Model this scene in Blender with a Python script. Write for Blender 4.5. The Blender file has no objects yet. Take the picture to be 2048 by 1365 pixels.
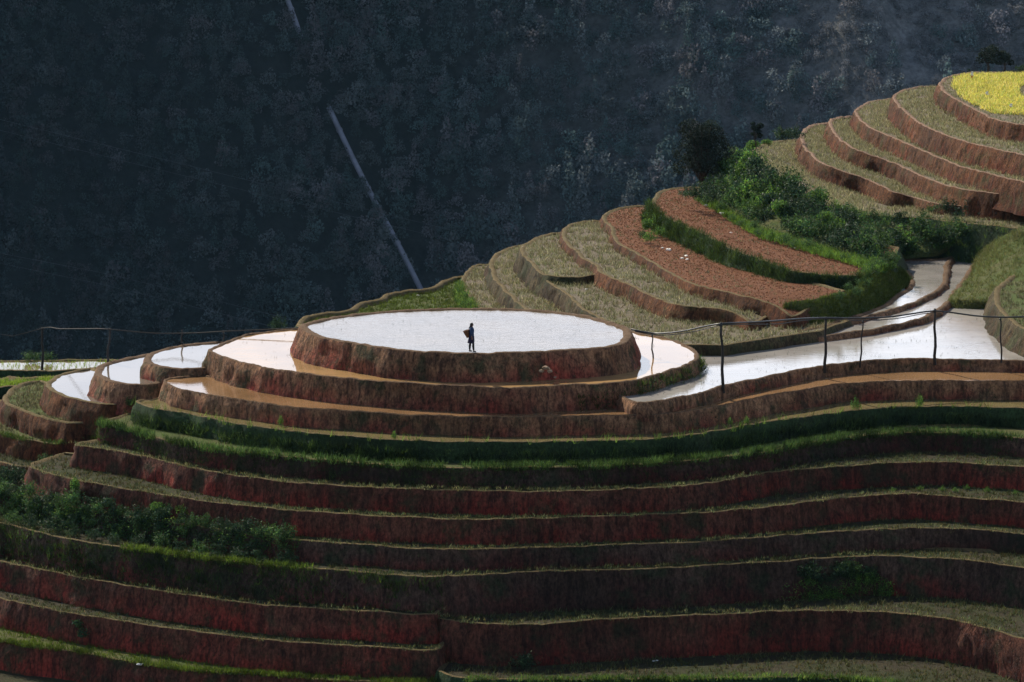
import bpy, bmesh, math, random
import numpy as np
from mathutils.bvhtree import BVHTree
from mathutils import Vector, noise as mnoise
from mathutils.geometry import tessellate_polygon, delaunay_2d_cdt

random.seed(7); RNG = np.random.default_rng(7)
R = math.radians
scene = bpy.context.scene
col = scene.collection

# ------------------------------------------------------------------ camera
FPX = 2048*120/36.0          # focal length in photo pixels
PITCH = R(9.0); HC = 30.0
cam_d = bpy.data.cameras.new('camera'); cam = bpy.data.objects.new('camera', cam_d); col.objects.link(cam)
cam_d.sensor_width = 36; cam_d.lens = 120; cam_d.sensor_fit = 'HORIZONTAL'
cam_d.clip_start = 1.0; cam_d.clip_end = 9000
cam.location = (0, 0, HC); cam.rotation_euler = (R(90)-PITCH, 0, 0)
scene.camera = cam

# ------------------------------------------------------------------ world, sun, exposure
SUN_EL = R(40); SUN_AZ = R(34)     # azimuth: from straight ahead (+y) towards the left (-x)
world = bpy.data.worlds.new('World'); scene.world = world; world.use_nodes = True
wt = world.node_tree; wt.nodes.clear()
def wn(t, **k):
    n = wt.nodes.new(t)
    for a, b in k.items(): setattr(n, a, b)
    return n
wo = wn('ShaderNodeOutputWorld'); bg = wn('ShaderNodeBackground')
sky = wn('ShaderNodeTexSky', sky_type='NISHITA', sun_disc=False, sun_elevation=SUN_EL, sun_rotation=-SUN_AZ,
         altitude=1200, air_density=1.0, dust_density=1.0, ozone_density=1.0)
tc = wn('ShaderNodeTexCoord'); sp = wn('ShaderNodeSeparateXYZ')
wt.links.new(tc.outputs['Generated'], sp.inputs[0])
def wmath(op, a, b=None, c=None):
    n = wn('ShaderNodeMath', operation=op)
    for i, v in enumerate((a, b, c)):
        if v is None: continue
        if isinstance(v, (int, float)): n.inputs[i].default_value = v
        else: wt.links.new(v, n.inputs[i])
    return n.outputs[0]
def wrange(v, a, b, c, d):
    n = wn('ShaderNodeMapRange', interpolation_type='SMOOTHSTEP')
    wt.links.new(v, n.inputs[0])
    for i, q in enumerate((a, b, c, d)): n.inputs[i+1].default_value = q
    return n.outputs[0]
# a bank of thin bright cloud stands low in the sky beyond the hills; the rest is the Nishita sky
cn = wn('ShaderNodeTexNoise'); cn.inputs['Scale'].default_value = 3.0; cn.inputs['Detail'].default_value = 4
mp = wn('ShaderNodeMapping'); mp.inputs['Scale'].default_value = (1, 1, 3)
wt.links.new(tc.outputs['Generated'], mp.inputs[0]); wt.links.new(mp.outputs[0], cn.inputs['Vector'])
low = wrange(sp.outputs[2], 0.42, 0.78, 1, 0)
back = wrange(sp.outputs[1], -0.1, 0.45, 0.22, 1)
cf = wmath('MULTIPLY', low, back)
cl = wrange(cn.outputs[0], 0.32, 0.68, 0.72, 1.08)
SKY_STR = 0.065; CLOUD = 1.25
skyc = wn('ShaderNodeMix', data_type='RGBA')
cc = wn('ShaderNodeVectorMath', operation='SCALE'); cc.inputs[0].default_value = (0.88*CLOUD/SKY_STR, 0.95*CLOUD/SKY_STR, 1.09*CLOUD/SKY_STR)
wt.links.new(cl, cc.inputs['Scale'])
wt.links.new(cf, skyc.inputs[0]); wt.links.new(sky.outputs[0], skyc.inputs[6]); wt.links.new(cc.outputs[0], skyc.inputs[7])
wt.links.new(skyc.outputs[2], bg.inputs[0]); bg.inputs[1].default_value = SKY_STR
wt.links.new(bg.outputs[0], wo.inputs[0])

sun_d = bpy.data.lights.new('sun', 'SUN'); sun = bpy.data.objects.new('sun', sun_d); col.objects.link(sun)
sun_d.energy = 5.0; sun_d.angle = R(0.53); sun_d.color = (1.0, 0.90, 0.74)
SV = Vector((-math.sin(SUN_AZ)*math.cos(SUN_EL), math.cos(SUN_AZ)*math.cos(SUN_EL), math.sin(SUN_EL)))
sun.rotation_euler = SV.to_track_quat('Z', 'Y').to_euler(); sun.location = SV*400
scene.view_settings.view_transform = 'Standard'; scene.view_settings.look = 'None'
scene.view_settings.exposure = 0.5; scene.view_settings.gamma = 1.0
scene.cycles.max_bounces = 6; scene.cycles.volume_bounces = 0; scene.cycles.transparent_max_bounces = 4

# ------------------------------------------------------------------ helpers
SP, CP = math.sin(PITCH), math.cos(PITCH)
def ray(px, py):
    a = (px-1024)/FPX; b = (682.5-py)/FPX
    return (a, CP+b*SP, -SP+b*CP)
def at(px, py, z):
    d = ray(px, py); t = (z-HC)/d[2]
    return (d[0]*t, d[1]*t, z)
def at_depth(px, py, y):
    d = ray(px, py); t = y/d[1]
    return (d[0]*t, y, HC+d[2]*t)
def down(px, y_rim, y_base, z_rim, bat=0.3):      # level of the ground below a bank whose rim lies at z_rim
    p = at(px, y_rim, z_rim); lo, hi = 0.02, 12
    for _ in range(50):
        h = (lo+hi)/2; q = at_depth(px, y_base, p[1]-bat*h)
        if z_rim-q[2] > h: lo = h
        else: hi = h
    return z_rim-h
def tag(o, label=None, cat=None, group=None, kind=None):
    if label: o['label'] = label
    if cat: o['category'] = cat
    if group: o['group'] = group
    if kind: o['kind'] = kind
    return o
def link(o, parent=None):
    col.objects.link(o)
    if parent: o.parent = parent
    return o
def empty(name, loc, rz=0, parent=None):
    o = bpy.data.objects.new(name, None); o.location = loc; o.rotation_euler = (0, 0, rz); o.empty_display_size = 0.3
    return link(o, parent)
def mesh_np(name, V, F, mats, parent=None, tint=None, smooth=False, mi=None):
    """V (n,3); F (m,k) array or list of tuples; tint (n,3) per vertex"""
    me = bpy.data.meshes.new(name)
    if isinstance(F, np.ndarray):
        V = np.asarray(V, dtype=np.float32); m, k = F.shape
        me.vertices.add(len(V)); me.vertices.foreach_set('co', V.ravel())
        me.loops.add(m*k); me.loops.foreach_set('vertex_index', F.ravel().astype(np.int32))
        me.polygons.add(m); me.polygons.foreach_set('loop_start', np.arange(0, m*k, k, dtype=np.int32))
        me.update(calc_edges=True)
    else:
        me.from_pydata([tuple(v) for v in V], [], F)
    if not isinstance(mats, (list, tuple)): mats = [mats]
    for m_ in mats: me.materials.append(m_)
    if mi is not None: me.polygons.foreach_set('material_index', np.asarray(mi, dtype=np.int32))
    if tint is not None:
        at_ = me.color_attributes.new('tint', 'FLOAT_COLOR', 'POINT')
        c4 = np.ones((len(V), 4), dtype=np.float32); c4[:, :3] = tint
        at_.data.foreach_set('color', c4.ravel())
    if smooth: me.polygons.foreach_set('use_smooth', np.ones(len(me.polygons), dtype=bool))
    me.validate(); me.update()
    o = bpy.data.objects.new(name, me)
    return link(o, parent)
def fbm(x, y, z=0.0, o=3):
    s = 0; a = 1
    for i in range(o):
        s += a*mnoise.noise(Vector((x, y, z))); x *= 2.1; y *= 2.1; z *= 2.1; a *= 0.5
    return s

def inside(poly, X, Y):
    r = np.zeros(len(X), bool); x0, y0 = poly[:, 0], poly[:, 1]; x1, y1 = np.roll(x0, -1), np.roll(y0, -1)
    for a, b, c, d in zip(x0, y0, x1, y1):
        if b == d: continue
        k = ((b > Y) != (d > Y)) & (X < (c-a)*(Y-b)/(d-b)+a); r ^= k
    return r

# ------------------------------------------------------------------ materials
def mat(name):
    m = bpy.data.materials.new(name); m.use_nodes = True; t = m.node_tree; t.nodes.clear()
    o = t.nodes.new('ShaderNodeOutputMaterial')
    return m, t, o
def nd(t, typ, inp=None, **k):
    n = t.nodes.new(typ)
    for a, b in k.items(): setattr(n, a, b)
    if inp:
        for a, b in inp.items():
            s = n.inputs[a]
            if hasattr(b, 'links') or hasattr(b, 'is_output'): t.links.new(b, s)
            else: s.default_value = b
    return n
def c4(c): return (c[0], c[1], c[2], 1)
def noise_n(t, vec, scale, detail=4, rough=0.6):
    return nd(t, 'ShaderNodeTexNoise', {'Vector': vec, 'Scale': scale, 'Detail': detail, 'Roughness': rough}).outputs[0]
def ramp(t, fac, stops):
    n = nd(t, 'ShaderNodeValToRGB', {'Fac': fac}); e = n.color_ramp.elements
    while len(e) < len(stops): e.new(0.5)
    for i, (p, c) in enumerate(stops): e[i].position = p; e[i].color = c4(c)
    return n.outputs[0]
def mixc(t, fac, a, b, blend='MIX'):
    n = nd(t, 'ShaderNodeMix', data_type='RGBA', blend_type=blend)
    for i, v in ((0, fac), (6, a), (7, b)):
        if hasattr(v, 'is_output'): t.links.new(v, n.inputs[i])
        elif i: n.inputs[i].default_value = c4(v)
        else: n.inputs[i].default_value = v
    return n.outputs[2]
def coords(t, scale=(1, 1, 1)):
    g = nd(t, 'ShaderNodeNewGeometry')
    return nd(t, 'ShaderNodeMapping', {'Vector': g.outputs['Position'], 'Scale': scale}).outputs[0]
def bump(t, h, strength, dist=0.1):
    return nd(t, 'ShaderNodeBump', {'Height': h, 'Strength': strength, 'Distance': dist}).outputs[0]
def pbsdf(t, o, colr, rough=0.9, normal=None, spec=0.2):
    p = nd(t, 'ShaderNodeBsdfPrincipled', {'Roughness': rough, 'Specular IOR Level': spec})
    if hasattr(colr, 'is_output'): t.links.new(colr, p.inputs['Base Color'])
    else: p.inputs['Base Color'].default_value = c4(colr)
    if normal is not None: t.links.new(normal, p.inputs['Normal'])
    t.links.new(p.outputs[0], o.inputs[0])
    return p

def m_bank(name, top, low, dark, moss, moss_amt=0.4, seed=0.0):
    """earth bank: weathered upper part, freshly scraped lower part, vertical run-off streaks, moss"""
    m, t, o = mat(name)
    P = coords(t); Pv = coords(t, (2.6, 2.6, 0.35))
    a = nd(t, 'ShaderNodeAttribute', attribute_name='tint')     # r = 1 at the rim, 0 at the foot
    sx = nd(t, 'ShaderNodeSeparateColor', {'Color': a.outputs['Color']})
    n0 = noise_n(t, P, 0.22+seed*0.01, 3); n1 = noise_n(t, P, 0.9, 5); n2 = noise_n(t, Pv, 1.3, 5, 0.7); n3 = noise_n(t, coords(t, (1, 1, 0.55)), 7.0, 5, 0.75)
    hsum = nd(t, 'ShaderNodeMath', {0: sx.outputs[0], 1: n1}, operation='ADD').outputs[0]
    n00 = nd(t, 'ShaderNodeMath', {0: n0, 1: 2.4}, operation='MULTIPLY').outputs[0]
    h2 = nd(t, 'ShaderNodeMath', {0: hsum, 1: n00}, operation='ADD').outputs[0]
    f = nd(t, 'ShaderNodeMapRange', {0: h2, 1: 1.75, 2: 2.45, 3: 0, 4: 1}).outputs[0]
    nb = noise_n(t, P, 0.055, 3); low = mixc(t, nd(t, 'ShaderNodeMapRange', {0: nb, 1: 0.4, 2: 0.6, 3: 0, 4: 0.85}).outputs[0], low, tuple((a_+b_)*0.4 for a_, b_ in zip(low, dark)))
    c = mixc(t, f, low, top)
    st = nd(t, 'ShaderNodeMapRange', {0: n2, 1: 0.42, 2: 0.62, 3: 0, 4: 0.8}).outputs[0]
    c = mixc(t, st, c, dark)
    ms = nd(t, 'ShaderNodeMapRange', {0: noise_n(t, P, 0.55, 5, 0.65), 1: 0.62-moss_amt*0.3, 2: 0.72-moss_amt*0.25, 3: 0, 4: 0.85}).outputs[0]
    c = mixc(t, ms, c, moss)
    sp_ = nd(t, 'ShaderNodeMapRange', {0: n3, 1: 0.3, 2: 0.72, 3: 0.25, 4: 1.85}).outputs[0]
    lv = nd(t, 'ShaderNodeMapRange', {0: noise_n(t, P, 0.13, 3), 1: 0.3, 2: 0.7, 3: 0.6, 4: 1.35}).outputs[0]
    sp_ = nd(t, 'ShaderNodeMath', {0: sp_, 1: lv}, operation='MULTIPLY').outputs[0]
    vm = nd(t, 'ShaderNodeVectorMath', {0: c}, operation='SCALE'); t.links.new(sp_, vm.inputs['Scale'])
    bb = nd(t, 'ShaderNodeMath', {0: n3, 1: n2}, operation='ADD').outputs[0]
    pbsdf(t, o, vm.outputs[0], 0.92, bump(t, bb, 0.9, 0.13), 0.15)
    return m
def m_field(name, a_, b_, c_, sc=1.0, grn=None, grn_amt=0.0):
    m, t, o = mat(name)
    P = coords(t)
    n1 = noise_n(t, P, 0.35*sc, 4); n2 = noise_n(t, P, 2.2*sc, 6, 0.75); n3 = noise_n(t, P, 9*sc, 4, 0.7)
    c = mixc(t, nd(t, 'ShaderNodeMapRange', {0: n2, 1: 0.35, 2: 0.65, 3: 0, 4: 1}).outputs[0], a_, b_)
    c = mixc(t, nd(t, 'ShaderNodeMapRange', {0: n3, 1: 0.5, 2: 0.68, 3: 0, 4: 0.9}).outputs[0], c, c_)
    if grn: c = mixc(t, nd(t, 'ShaderNodeMapRange', {0: n1, 1: 0.62-grn_amt*0.4, 2: 0.75-grn_amt*0.4, 3: 0, 4: 0.8}).outputs[0], c, grn)
    bb = nd(t, 'ShaderNodeMath', {0: n3, 1: n2}, operation='ADD').outputs[0]
    pbsdf(t, o, c, 0.95, bump(t, bb, 1.0, 0.15), 0.1)
    return m
def m_leaf(name, base, trans=0.35, rough=0.6):
    m, t, o = mat(name)
    a = nd(t, 'ShaderNodeAttribute', attribute_name='tint')
    c = mixc(t, 1.0, base, a.outputs['Color'], 'MULTIPLY')
    d = nd(t, 'ShaderNodeBsdfPrincipled', {'Base Color': c, 'Roughness': rough, 'Specular IOR Level': 0.12})
    tr = nd(t, 'ShaderNodeBsdfTranslucent', {'Color': c})
    mx = nd(t, 'ShaderNodeMixShader', {0: trans, 1: d.outputs[0], 2: tr.outputs[0]})
    t.links.new(mx.outputs[0], o.inputs[0])
    return m
def m_plain(name, c, rough=0.8, var=0.3, sc=4.0, spec=0.2, metal=0.0):
    m, t, o = mat(name)
    P = coords(t); n = noise_n(t, P, sc, 5, 0.65)
    k = nd(t, 'ShaderNodeMapRange', {0: n, 1: 0.3, 2: 0.7, 3: 1-var, 4: 1+var}).outputs[0]
    vm = nd(t, 'ShaderNodeVectorMath', {0: (c[0], c[1], c[2])}, operation='SCALE'); t.links.new(k, vm.inputs['Scale'])
    p = pbsdf(t, o, vm.outputs[0], rough, bump(t, n, 0.3, 0.03), spec); p.inputs['Metallic'].default_value = metal
    return m
def m_water(name, mud, rip=0.06, rough=0.05):
    m, t, o = mat(name)
    P = coords(t, (0.55, 1.7, 1)); n = noise_n(t, P, 2.0, 4, 0.6); n2 = noise_n(t, coords(t), 0.25, 3)
    c = mixc(t, nd(t, 'ShaderNodeMapRange', {0: n2, 1: 0.35, 2: 0.65, 3: 0, 4: 1}).outputs[0], mud, tuple(v*0.7 for v in mud))
    p = pbsdf(t, o, c, rough, bump(t, n, rip, 0.12), 0.5); p.inputs['IOR'].default_value = 1.36
    return m

M = {}
M['bank_red'] = m_bank('bank_red', (0.27, 0.145, 0.080), (0.30, 0.062, 0.042), (0.040, 0.022, 0.017), (0.048, 0.052, 0.026), 0.3)
M['bank_dark'] = m_bank('bank_dark', (0.072, 0.044, 0.032), (0.14, 0.030, 0.022), (0.022, 0.013, 0.011), (0.024, 0.032, 0.016), 0.4, 1)
M['bank_crimson'] = m_bank('bank_crimson', (0.115, 0.044, 0.028), (0.25, 0.034, 0.023), (0.022, 0.011, 0.009), (0.030, 0.032, 0.016), 0.3, 2)
M['bank_orange'] = m_bank('bank_orange', (0.115, 0.047, 0.020), (0.135, 0.029, 0.012), (0.022, 0.009, 0.005), (0.050, 0.042, 0.016), 0.3, 3)
M['bank_olive'] = m_bank('bank_olive', (0.085, 0.064, 0.032), (0.070, 0.038, 0.020), (0.022, 0.016, 0.010), (0.038, 0.044, 0.018), 0.5, 4)
M['bank_green'] = m_bank('bank_green', (0.030, 0.046, 0.022), (0.026, 0.032, 0.018), (0.012, 0.018, 0.010), (0.026, 0.05, 0.020), 0.9, 5)
M['bund'] = m_field('bund_earth', (0.15, 0.095, 0.058), (0.10, 0.062, 0.038), (0.20, 0.14, 0.09))
M['bund_rimlit'] = m_field('bund_rimlit_earth', (0.27, 0.175, 0.125), (0.17, 0.105, 0.07), (0.36, 0.26, 0.19))  # bund earth lifted in colour to carry the sunlit rim highlight
M['bund_dry'] = m_field('bund_dry_earth', (0.17, 0.12, 0.06), (0.10, 0.085, 0.04), (0.22, 0.17, 0.09))
M['stubble'] = m_field('stubble_field', (0.185, 0.150, 0.112), (0.105, 0.084, 0.062), (0.34, 0.31, 0.22), 1.0, (0.13, 0.13, 0.07), 0.3)
M['stubble_dark'] = m_field('dark_stubble_field', (0.052, 0.044, 0.027), (0.032, 0.027, 0.018), (0.085, 0.078, 0.042), 1.0, (0.040, 0.050, 0.020), 0.4)  # dimness of the lower terraces is put into this stubble colour
M['red_soil'] = m_field('red_soil', (0.21, 0.090, 0.045), (0.10, 0.042, 0.022), (0.36, 0.18, 0.10), 1.6)
M['green_field'] = m_field('green_field', (0.085, 0.095, 0.032), (0.10, 0.095, 0.045), (0.13, 0.135, 0.05), 1.0, (0.075, 0.11, 0.03), 0.5)
M['mud'] = m_field('mud', (0.15, 0.09, 0.05), (0.12, 0.07, 0.04), (0.17, 0.11, 0.07), 0.8)
M['water'] = m_water('water', (0.30, 0.185, 0.085), 0.04)
M['water_wind'] = m_water('water_wind', (0.17, 0.13, 0.085), 0.17, 0.05)
M['water_calm'] = m_water('water_calm', (0.38, 0.235, 0.105), 0.02)
M['water_clear'] = m_water('water_clear', (0.15, 0.125, 0.10), 0.03)
M['water_mud'] = m_water('water_mud', (0.25, 0.145, 0.072), 0.05, 0.08)
M['water_chop'] = m_water('water_chop', (0.33, 0.31, 0.29), 0.05, 0.04)  # pale grey body colour makes up for sky reflection the slope blocks
M['water_green'] = m_water('water_green', (0.17, 0.14, 0.065), 0.02)
M['leaf'] = m_leaf('leaf', (0.10, 0.19, 0.045), 0.5)
M['leaf_dark'] = m_leaf('leaf_dark', (0.036, 0.068, 0.036), 0.25)
M['leaf_tree'] = m_leaf('leaf_tree', (0.030, 0.044, 0.032), 0.15, 0.9)
M['grass'] = m_leaf('grass', (0.10, 0.165, 0.042), 0.5)
M['straw'] = m_leaf('straw', (0.36, 0.34, 0.20), 0.3, 0.8)
M['crop'] = m_leaf('yellow_crop', (0.85, 0.74, 0.15), 0.3, 0.8)
M['forest'] = m_leaf('forest_leaf', (0.105, 0.115, 0.115), 0.2, 0.9)
M['leaf_mid'] = m_leaf('leaf_mid', (0.055, 0.105, 0.040), 0.4)
M['clod'] = m_leaf('soil_clod', (0.24, 0.10, 0.05), 0.0, 0.95)
M['bark'] = m_plain('bark', (0.05, 0.04, 0.03), 0.9)
M['wood'] = m_plain('weathered_wood', (0.035, 0.030, 0.027), 0.85)
M['wood_pale'] = m_plain('pale_wood', (0.055, 0.050, 0.047), 0.85)
M['pipe'] = m_plain('black_hose', (0.018, 0.022, 0.026), 0.45, 0.2, 3, 0.5)
M['stone'] = m_plain('pale_stone', (0.78, 0.75, 0.70), 0.8, 0.25, 6)
M['rock'] = m_plain('tan_rock', (0.26, 0.19, 0.13), 0.9, 0.35, 3)
M['steel'] = m_plain('painted_steel', (0.19, 0.20, 0.25), 0.6, 0.3, 0.4, 0.4)
M['wire'] = m_plain('wire', (0.16, 0.17, 0.2), 0.6)
M['cloth_blue'] = m_plain('indigo_cloth', (0.030, 0.055, 0.12), 0.9, 0.35, 14)
M['cloth_dark'] = m_plain('dark_indigo_cloth', (0.022, 0.018, 0.042), 0.9, 0.3, 14)
M['cloth_black'] = m_plain('black_cloth', (0.010, 0.009, 0.012), 0.9, 0.3, 14)
M['skin'] = m_plain('skin', (0.22, 0.115, 0.080), 0.6, 0.1, 10)
M['hair'] = m_plain('black_hair', (0.010, 0.008, 0.008), 0.5, 0.2, 20, 0.4)
M['wicker'] = m_plain('wicker', (0.14, 0.062, 0.032), 0.8, 0.4, 22)
M['white_rag'] = m_plain('white_rag', (0.75, 0.74, 0.72), 0.9, 0.1, 8)
M['red_rag'] = m_plain('red_rag', (0.45, 0.06, 0.05), 0.9, 0.1, 8)
def m_hill():
    m, t, o = mat('hill_soil'); P = coords(t); g = nd(t, 'ShaderNodeSeparateXYZ', {0: P})
    dry = nd(t, 'ShaderNodeMapRange', {0: g.outputs[0], 1: -60, 2: 90, 3: 0, 4: 1}).outputs[0]  # paler towards the right: shade and haze put into the soil colour
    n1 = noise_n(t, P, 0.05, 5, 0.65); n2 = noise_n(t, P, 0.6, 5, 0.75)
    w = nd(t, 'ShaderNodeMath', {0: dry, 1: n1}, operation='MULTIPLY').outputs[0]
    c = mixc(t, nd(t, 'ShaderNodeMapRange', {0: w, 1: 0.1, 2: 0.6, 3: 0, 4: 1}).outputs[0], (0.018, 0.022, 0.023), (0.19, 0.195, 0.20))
    k = nd(t, 'ShaderNodeMapRange', {0: n2, 1: 0.3, 2: 0.7, 3: 0.55, 4: 1.5}).outputs[0]
    vm = nd(t, 'ShaderNodeVectorMath', {0: c}, operation='SCALE'); t.links.new(k, vm.inputs['Scale'])
    pbsdf(t, o, vm.outputs[0], 0.95, bump(t, n2, 1.0, 1.0), 0.05)
    return m
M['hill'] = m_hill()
M['ground'] = m_field('ground_soil', (0.055, 0.045, 0.030), (0.035, 0.035, 0.020), (0.06, 0.06, 0.03), 0.3)

# ------------------------------------------------------------------ terraces: level plates with earth banks
PL = {}     # key -> dict(poly, z function, drop)
def smooth_loop(pts, closed, step):
    """Catmull-Rom through 3-D points, resampled"""
    n = len(pts); out = []
    P = [np.array(p, float) for p in pts]
    segs = n if closed else n-1
    for i in range(segs):
        if closed: p0, p1, p2, p3 = P[i-1], P[i], P[(i+1) % n], P[(i+2) % n]
        else: p0, p1, p2, p3 = P[max(i-1, 0)], P[i], P[i+1], P[min(i+2, n-1)]
        k = max(1, int(np.linalg.norm(p2-p1)/step))
        def kn(a, b): return max(1e-3, np.linalg.norm(b-a)**0.5)
        t0 = 0; t1 = t0+kn(p0, p1) if np.any(p0 != p1) else -0.0+1e-3; t2 = t1+kn(p1, p2); t3 = t2+(kn(p2, p3) if np.any(p2 != p3) else 1e-3)
        for j in range(k):
            t = t1+(t2-t1)*j/k
            A1 = (t1-t)/(t1-t0)*p0+(t-t0)/(t1-t0)*p1; A2 = (t2-t)/(t2-t1)*p1+(t-t1)/(t2-t1)*p2; A3 = (t3-t)/(t3-t2)*p2+(t-t2)/(t3-t2)*p3
            B1 = (t2-t)/(t2-t0)*A1+(t-t0)/(t2-t0)*A2; B2 = (t3-t)/(t3-t1)*A2+(t-t1)/(t3-t1)*A3
            out.append((t2-t)/(t2-t1)*B1+(t-t1)/(t2-t1)*B2)
    if not closed: out.append(P[-1])
    return out
def plate(key, z, rim, close, zlow, bat=0.3, bank='bank_red', top='stubble', bund='bund', water=None, w=0.32, drop=0.22, lip=0.0, wob=0.10, tilt=None, step=0.22, wlevel=0.07):
    def fx(X): return tilt(1024+X*FPX/240.0) if tilt else 0.0     # the field falls gently along x
    def P3(p):
        if len(p) > 2: return at(p[0], p[1], z+p[2])
        q = at(p[0], p[1], z)
        for _ in range(8 if tilt else 0): q = at(p[0], p[1], z+fx(q[0]))
        return q
    rp = [P3(p) for p in rim]
    if close:
        r = smooth_loop(rp, False, step)
        cpts = [P3(p) for p in close]
        chain = [r[-1]]+[np.array(c) for c in cpts]+[r[0]]
        cl_ = []
        for a, b in zip(chain[:-1], chain[1:]):
            k = max(1, int(np.linalg.norm(b-a)/1.2))
            cl_ += [a+(b-a)*j/k for j in range(k)]
        loop = r[:-1]+cl_
    else:
        loop = smooth_loop(rp, True, step)
    L = np.array(loop); n = len(L)
    x, y = L[:, 0], L[:, 1]
    area = 0.5*np.sum(x*np.roll(y, -1)-np.roll(x, -1)*y)
    if area < 0: L = L[::-1].copy()
    # wobble along the rim
    nx = []
    T = np.roll(L, -2, 0)-np.roll(L, 2, 0)
    N = np.stack([T[:, 1], -T[:, 0]], 1); N /= np.maximum(1e-6, np.linalg.norm(N, axis=1))[:, None]
    for i in range(n):
        q = fbm(L[i, 0]*0.45, L[i, 1]*0.45, z*3.1, 3)*wob*1.3+0.04*fbm(L[i, 0]*2.3, L[i, 1]*2.3, z*2.1, 2)
        L[i, 0] += N[i, 0]*q; L[i, 1] += N[i, 1]*q
    zr = np.array([0.055*fbm(p[0]*0.9, p[1]*0.9, z*1.7+9, 2)+0.03*fbm(p[0]*4.1, p[1]*4.1, z+2, 2) for p in L])
    for _ in range(2):
        N = (N+np.roll(N, 1, 0)+np.roll(N, -1, 0)); N /= np.maximum(1e-6, np.linalg.norm(N, axis=1))[:, None]
    h = z-zlow
    prof = [(-w-0.14, -drop, 0), (-w-0.05, -0.05+lip*0.4, 0), (-w*0.55, 0.015+lip, 0), (-0.05, 0.0+lip*0.7, 0), (0.0, -0.03, 1)]
    for f in (0.12, 0.25, 0.4, 0.55, 0.7, 0.85, 1.0): prof.append((0.02+bat*h*f, -h*f, 1))
    V = []; tint = []
    for k, (off, dz, rs) in enumerate(prof):
        for i in range(n):
            o_ = off; hz = L[i, 2]+dz
            if dz > -0.07 and k > 0: hz += zr[i]
            if rs and k > 5:
                o_ += 0.19*fbm(L[i, 0]*0.8, L[i, 1]*0.8, hz*0.9+z*5, 3)+0.05*mnoise.noise(Vector((L[i, 0]*3, L[i, 1]*3, hz*2)))
            V.append((L[i, 0]+N[i, 0]*o_, L[i, 1]+N[i, 1]*o_, hz))
            f = 1.0 if k < 5 else 1+dz/h
            tint.append((f, f, f))
    F = []; mi = []
    for k in range(len(prof)-1):
        for i in range(n):
            j = (i+1) % n
            F.append((k*n+i, (k+1)*n+i, (k+1)*n+j, k*n+j)); mi.append(1 if k < 4 else 2)
    tri = tessellate_polygon([[Vector((V[i][0], V[i][1], 0)) for i in range(n)]])
    if tilt:
        lo_ = L[:, :2].min(0); hi_ = L[:, :2].max(0)
        gp = np.array([(a_, b_) for a_ in np.arange(lo_[0], hi_[0], 1.1) for b_ in np.arange(lo_[1], hi_[1], 1.6)])
        gp = gp[inside(np.array(V[:n])[:, :2], gp[:, 0], gp[:, 1])]
        ov, _, of = delaunay_2d_cdt([Vector(v_[:2]) for v_ in V[:n]]+[Vector(g_) for g_ in gp], [], [list(range(n))], 1, 1e-4)[:3]
        b0 = len(V); V += [(v_.x, v_.y, z+fx(v_.x)-drop) for v_ in ov]; tint += [(1, 1, 1)]*len(ov)
        tri = [tuple(i_+b0 for i_ in f_) for f_ in of]
    for t_ in tri:
        a, b, c = [V[q] for q in t_[:3]]
        cr = (b[0]-a[0])*(c[1]-a[1])-(b[1]-a[1])*(c[0]-a[0])
        F.append(tuple(t_) if cr > 0 else tuple(reversed(t_))); mi.append(0)
    o = mesh_np('terrace', V, F, [M[top], M[bund], M[bank]], tint=np.array(tint), mi=mi)
    tag(o, kind='structure')
    se = o.data.attributes.new('sharp_edge', 'BOOLEAN', 'EDGE'); ev = np.zeros(len(o.data.edges)*2, np.int32); o.data.edges.foreach_get('vertices', ev); ev = ev.reshape(-1, 2)
    se.data.foreach_set('value', (ev//n == 4).all(1) | (ev//n == 0).all(1))
    for p_ in o.data.polygons:
        p_.use_smooth = p_.material_index != 0
    bvh = BVHTree.FromPolygons([Vector(v_) for v_ in V], [tuple(t_) for t_ in tri]) if tilt or any(len(p_) > 2 for p_ in rim) else None
    PL[key] = dict(bvh=bvh, poly=L[:, :2].copy(), N=N.copy(), L=L.copy(), z=z, h=h, bat=bat, drop=drop, inner=np.array(V[:n]))
    if water:
        wv = [(L[i, 0]-N[i, 0]*(w*0.6), L[i, 1]-N[i, 1]*(w*0.6), z-wlevel) for i in range(n)]
        tri = tessellate_polygon([[Vector((p[0], p[1], 0)) for p in wv]])
        FF = []
        for t_ in tri:
            a, b, c = [wv[q] for q in t_]
            cr = (b[0]-a[0])*(c[1]-a[1])-(b[1]-a[1])*(c[0]-a[0])
            FF.append(tuple(t_) if cr > 0 else tuple(reversed(t_)))
        tag(mesh_np('water', wv, FF, M[water]), kind='structure')
    return o

Z = {}
Z['P0'] = 0.0
Z['P1'] = down(942, 707, 763, 0)
Z['P2'] = down(942, 772, 822, Z['P1'])
Z['P3'] = down(942, 833, 871, Z['P2'])
Z['G4'] = down(942, 883, 922, Z['P3'])
Z['G5'] = down(942, 935, 972, Z['G4'])
Z['G6'] = down(1042, 982, 1028, Z['G5'])
Z['G7'] = down(1042, 1037, 1086, Z['G6'])
Z['G8'] = down(1042, 1096, 1136, Z['G7'])
Z['G9R'] = down(1042, 1144, 1223, Z['G8'])
Z['G9L'] = down(700, 1141, 1209, Z['G8'])
Z['G10L'] = down(700, 1221, 1278, Z['G9L'])
Z['G11L'] = down(700, 1291, 1350, Z['G10L'])
Z['G10R'] = down(1042, 1249, 1332, Z['G9R'])
Z['G12'] = min(Z['G11L'], Z['G10R'])-1.4
Z['G13'] = Z['G12']-1.5
Z['C'] = Z['P2']+0.62
Z['B'] = Z['C']+0.26
Z['A'] = Z['B']+0.18
Z['PL1'] = down(415, 700, 733, Z['P1'])
Z['PL2'] = down(342, 737, 767, Z['PL1'])
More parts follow.
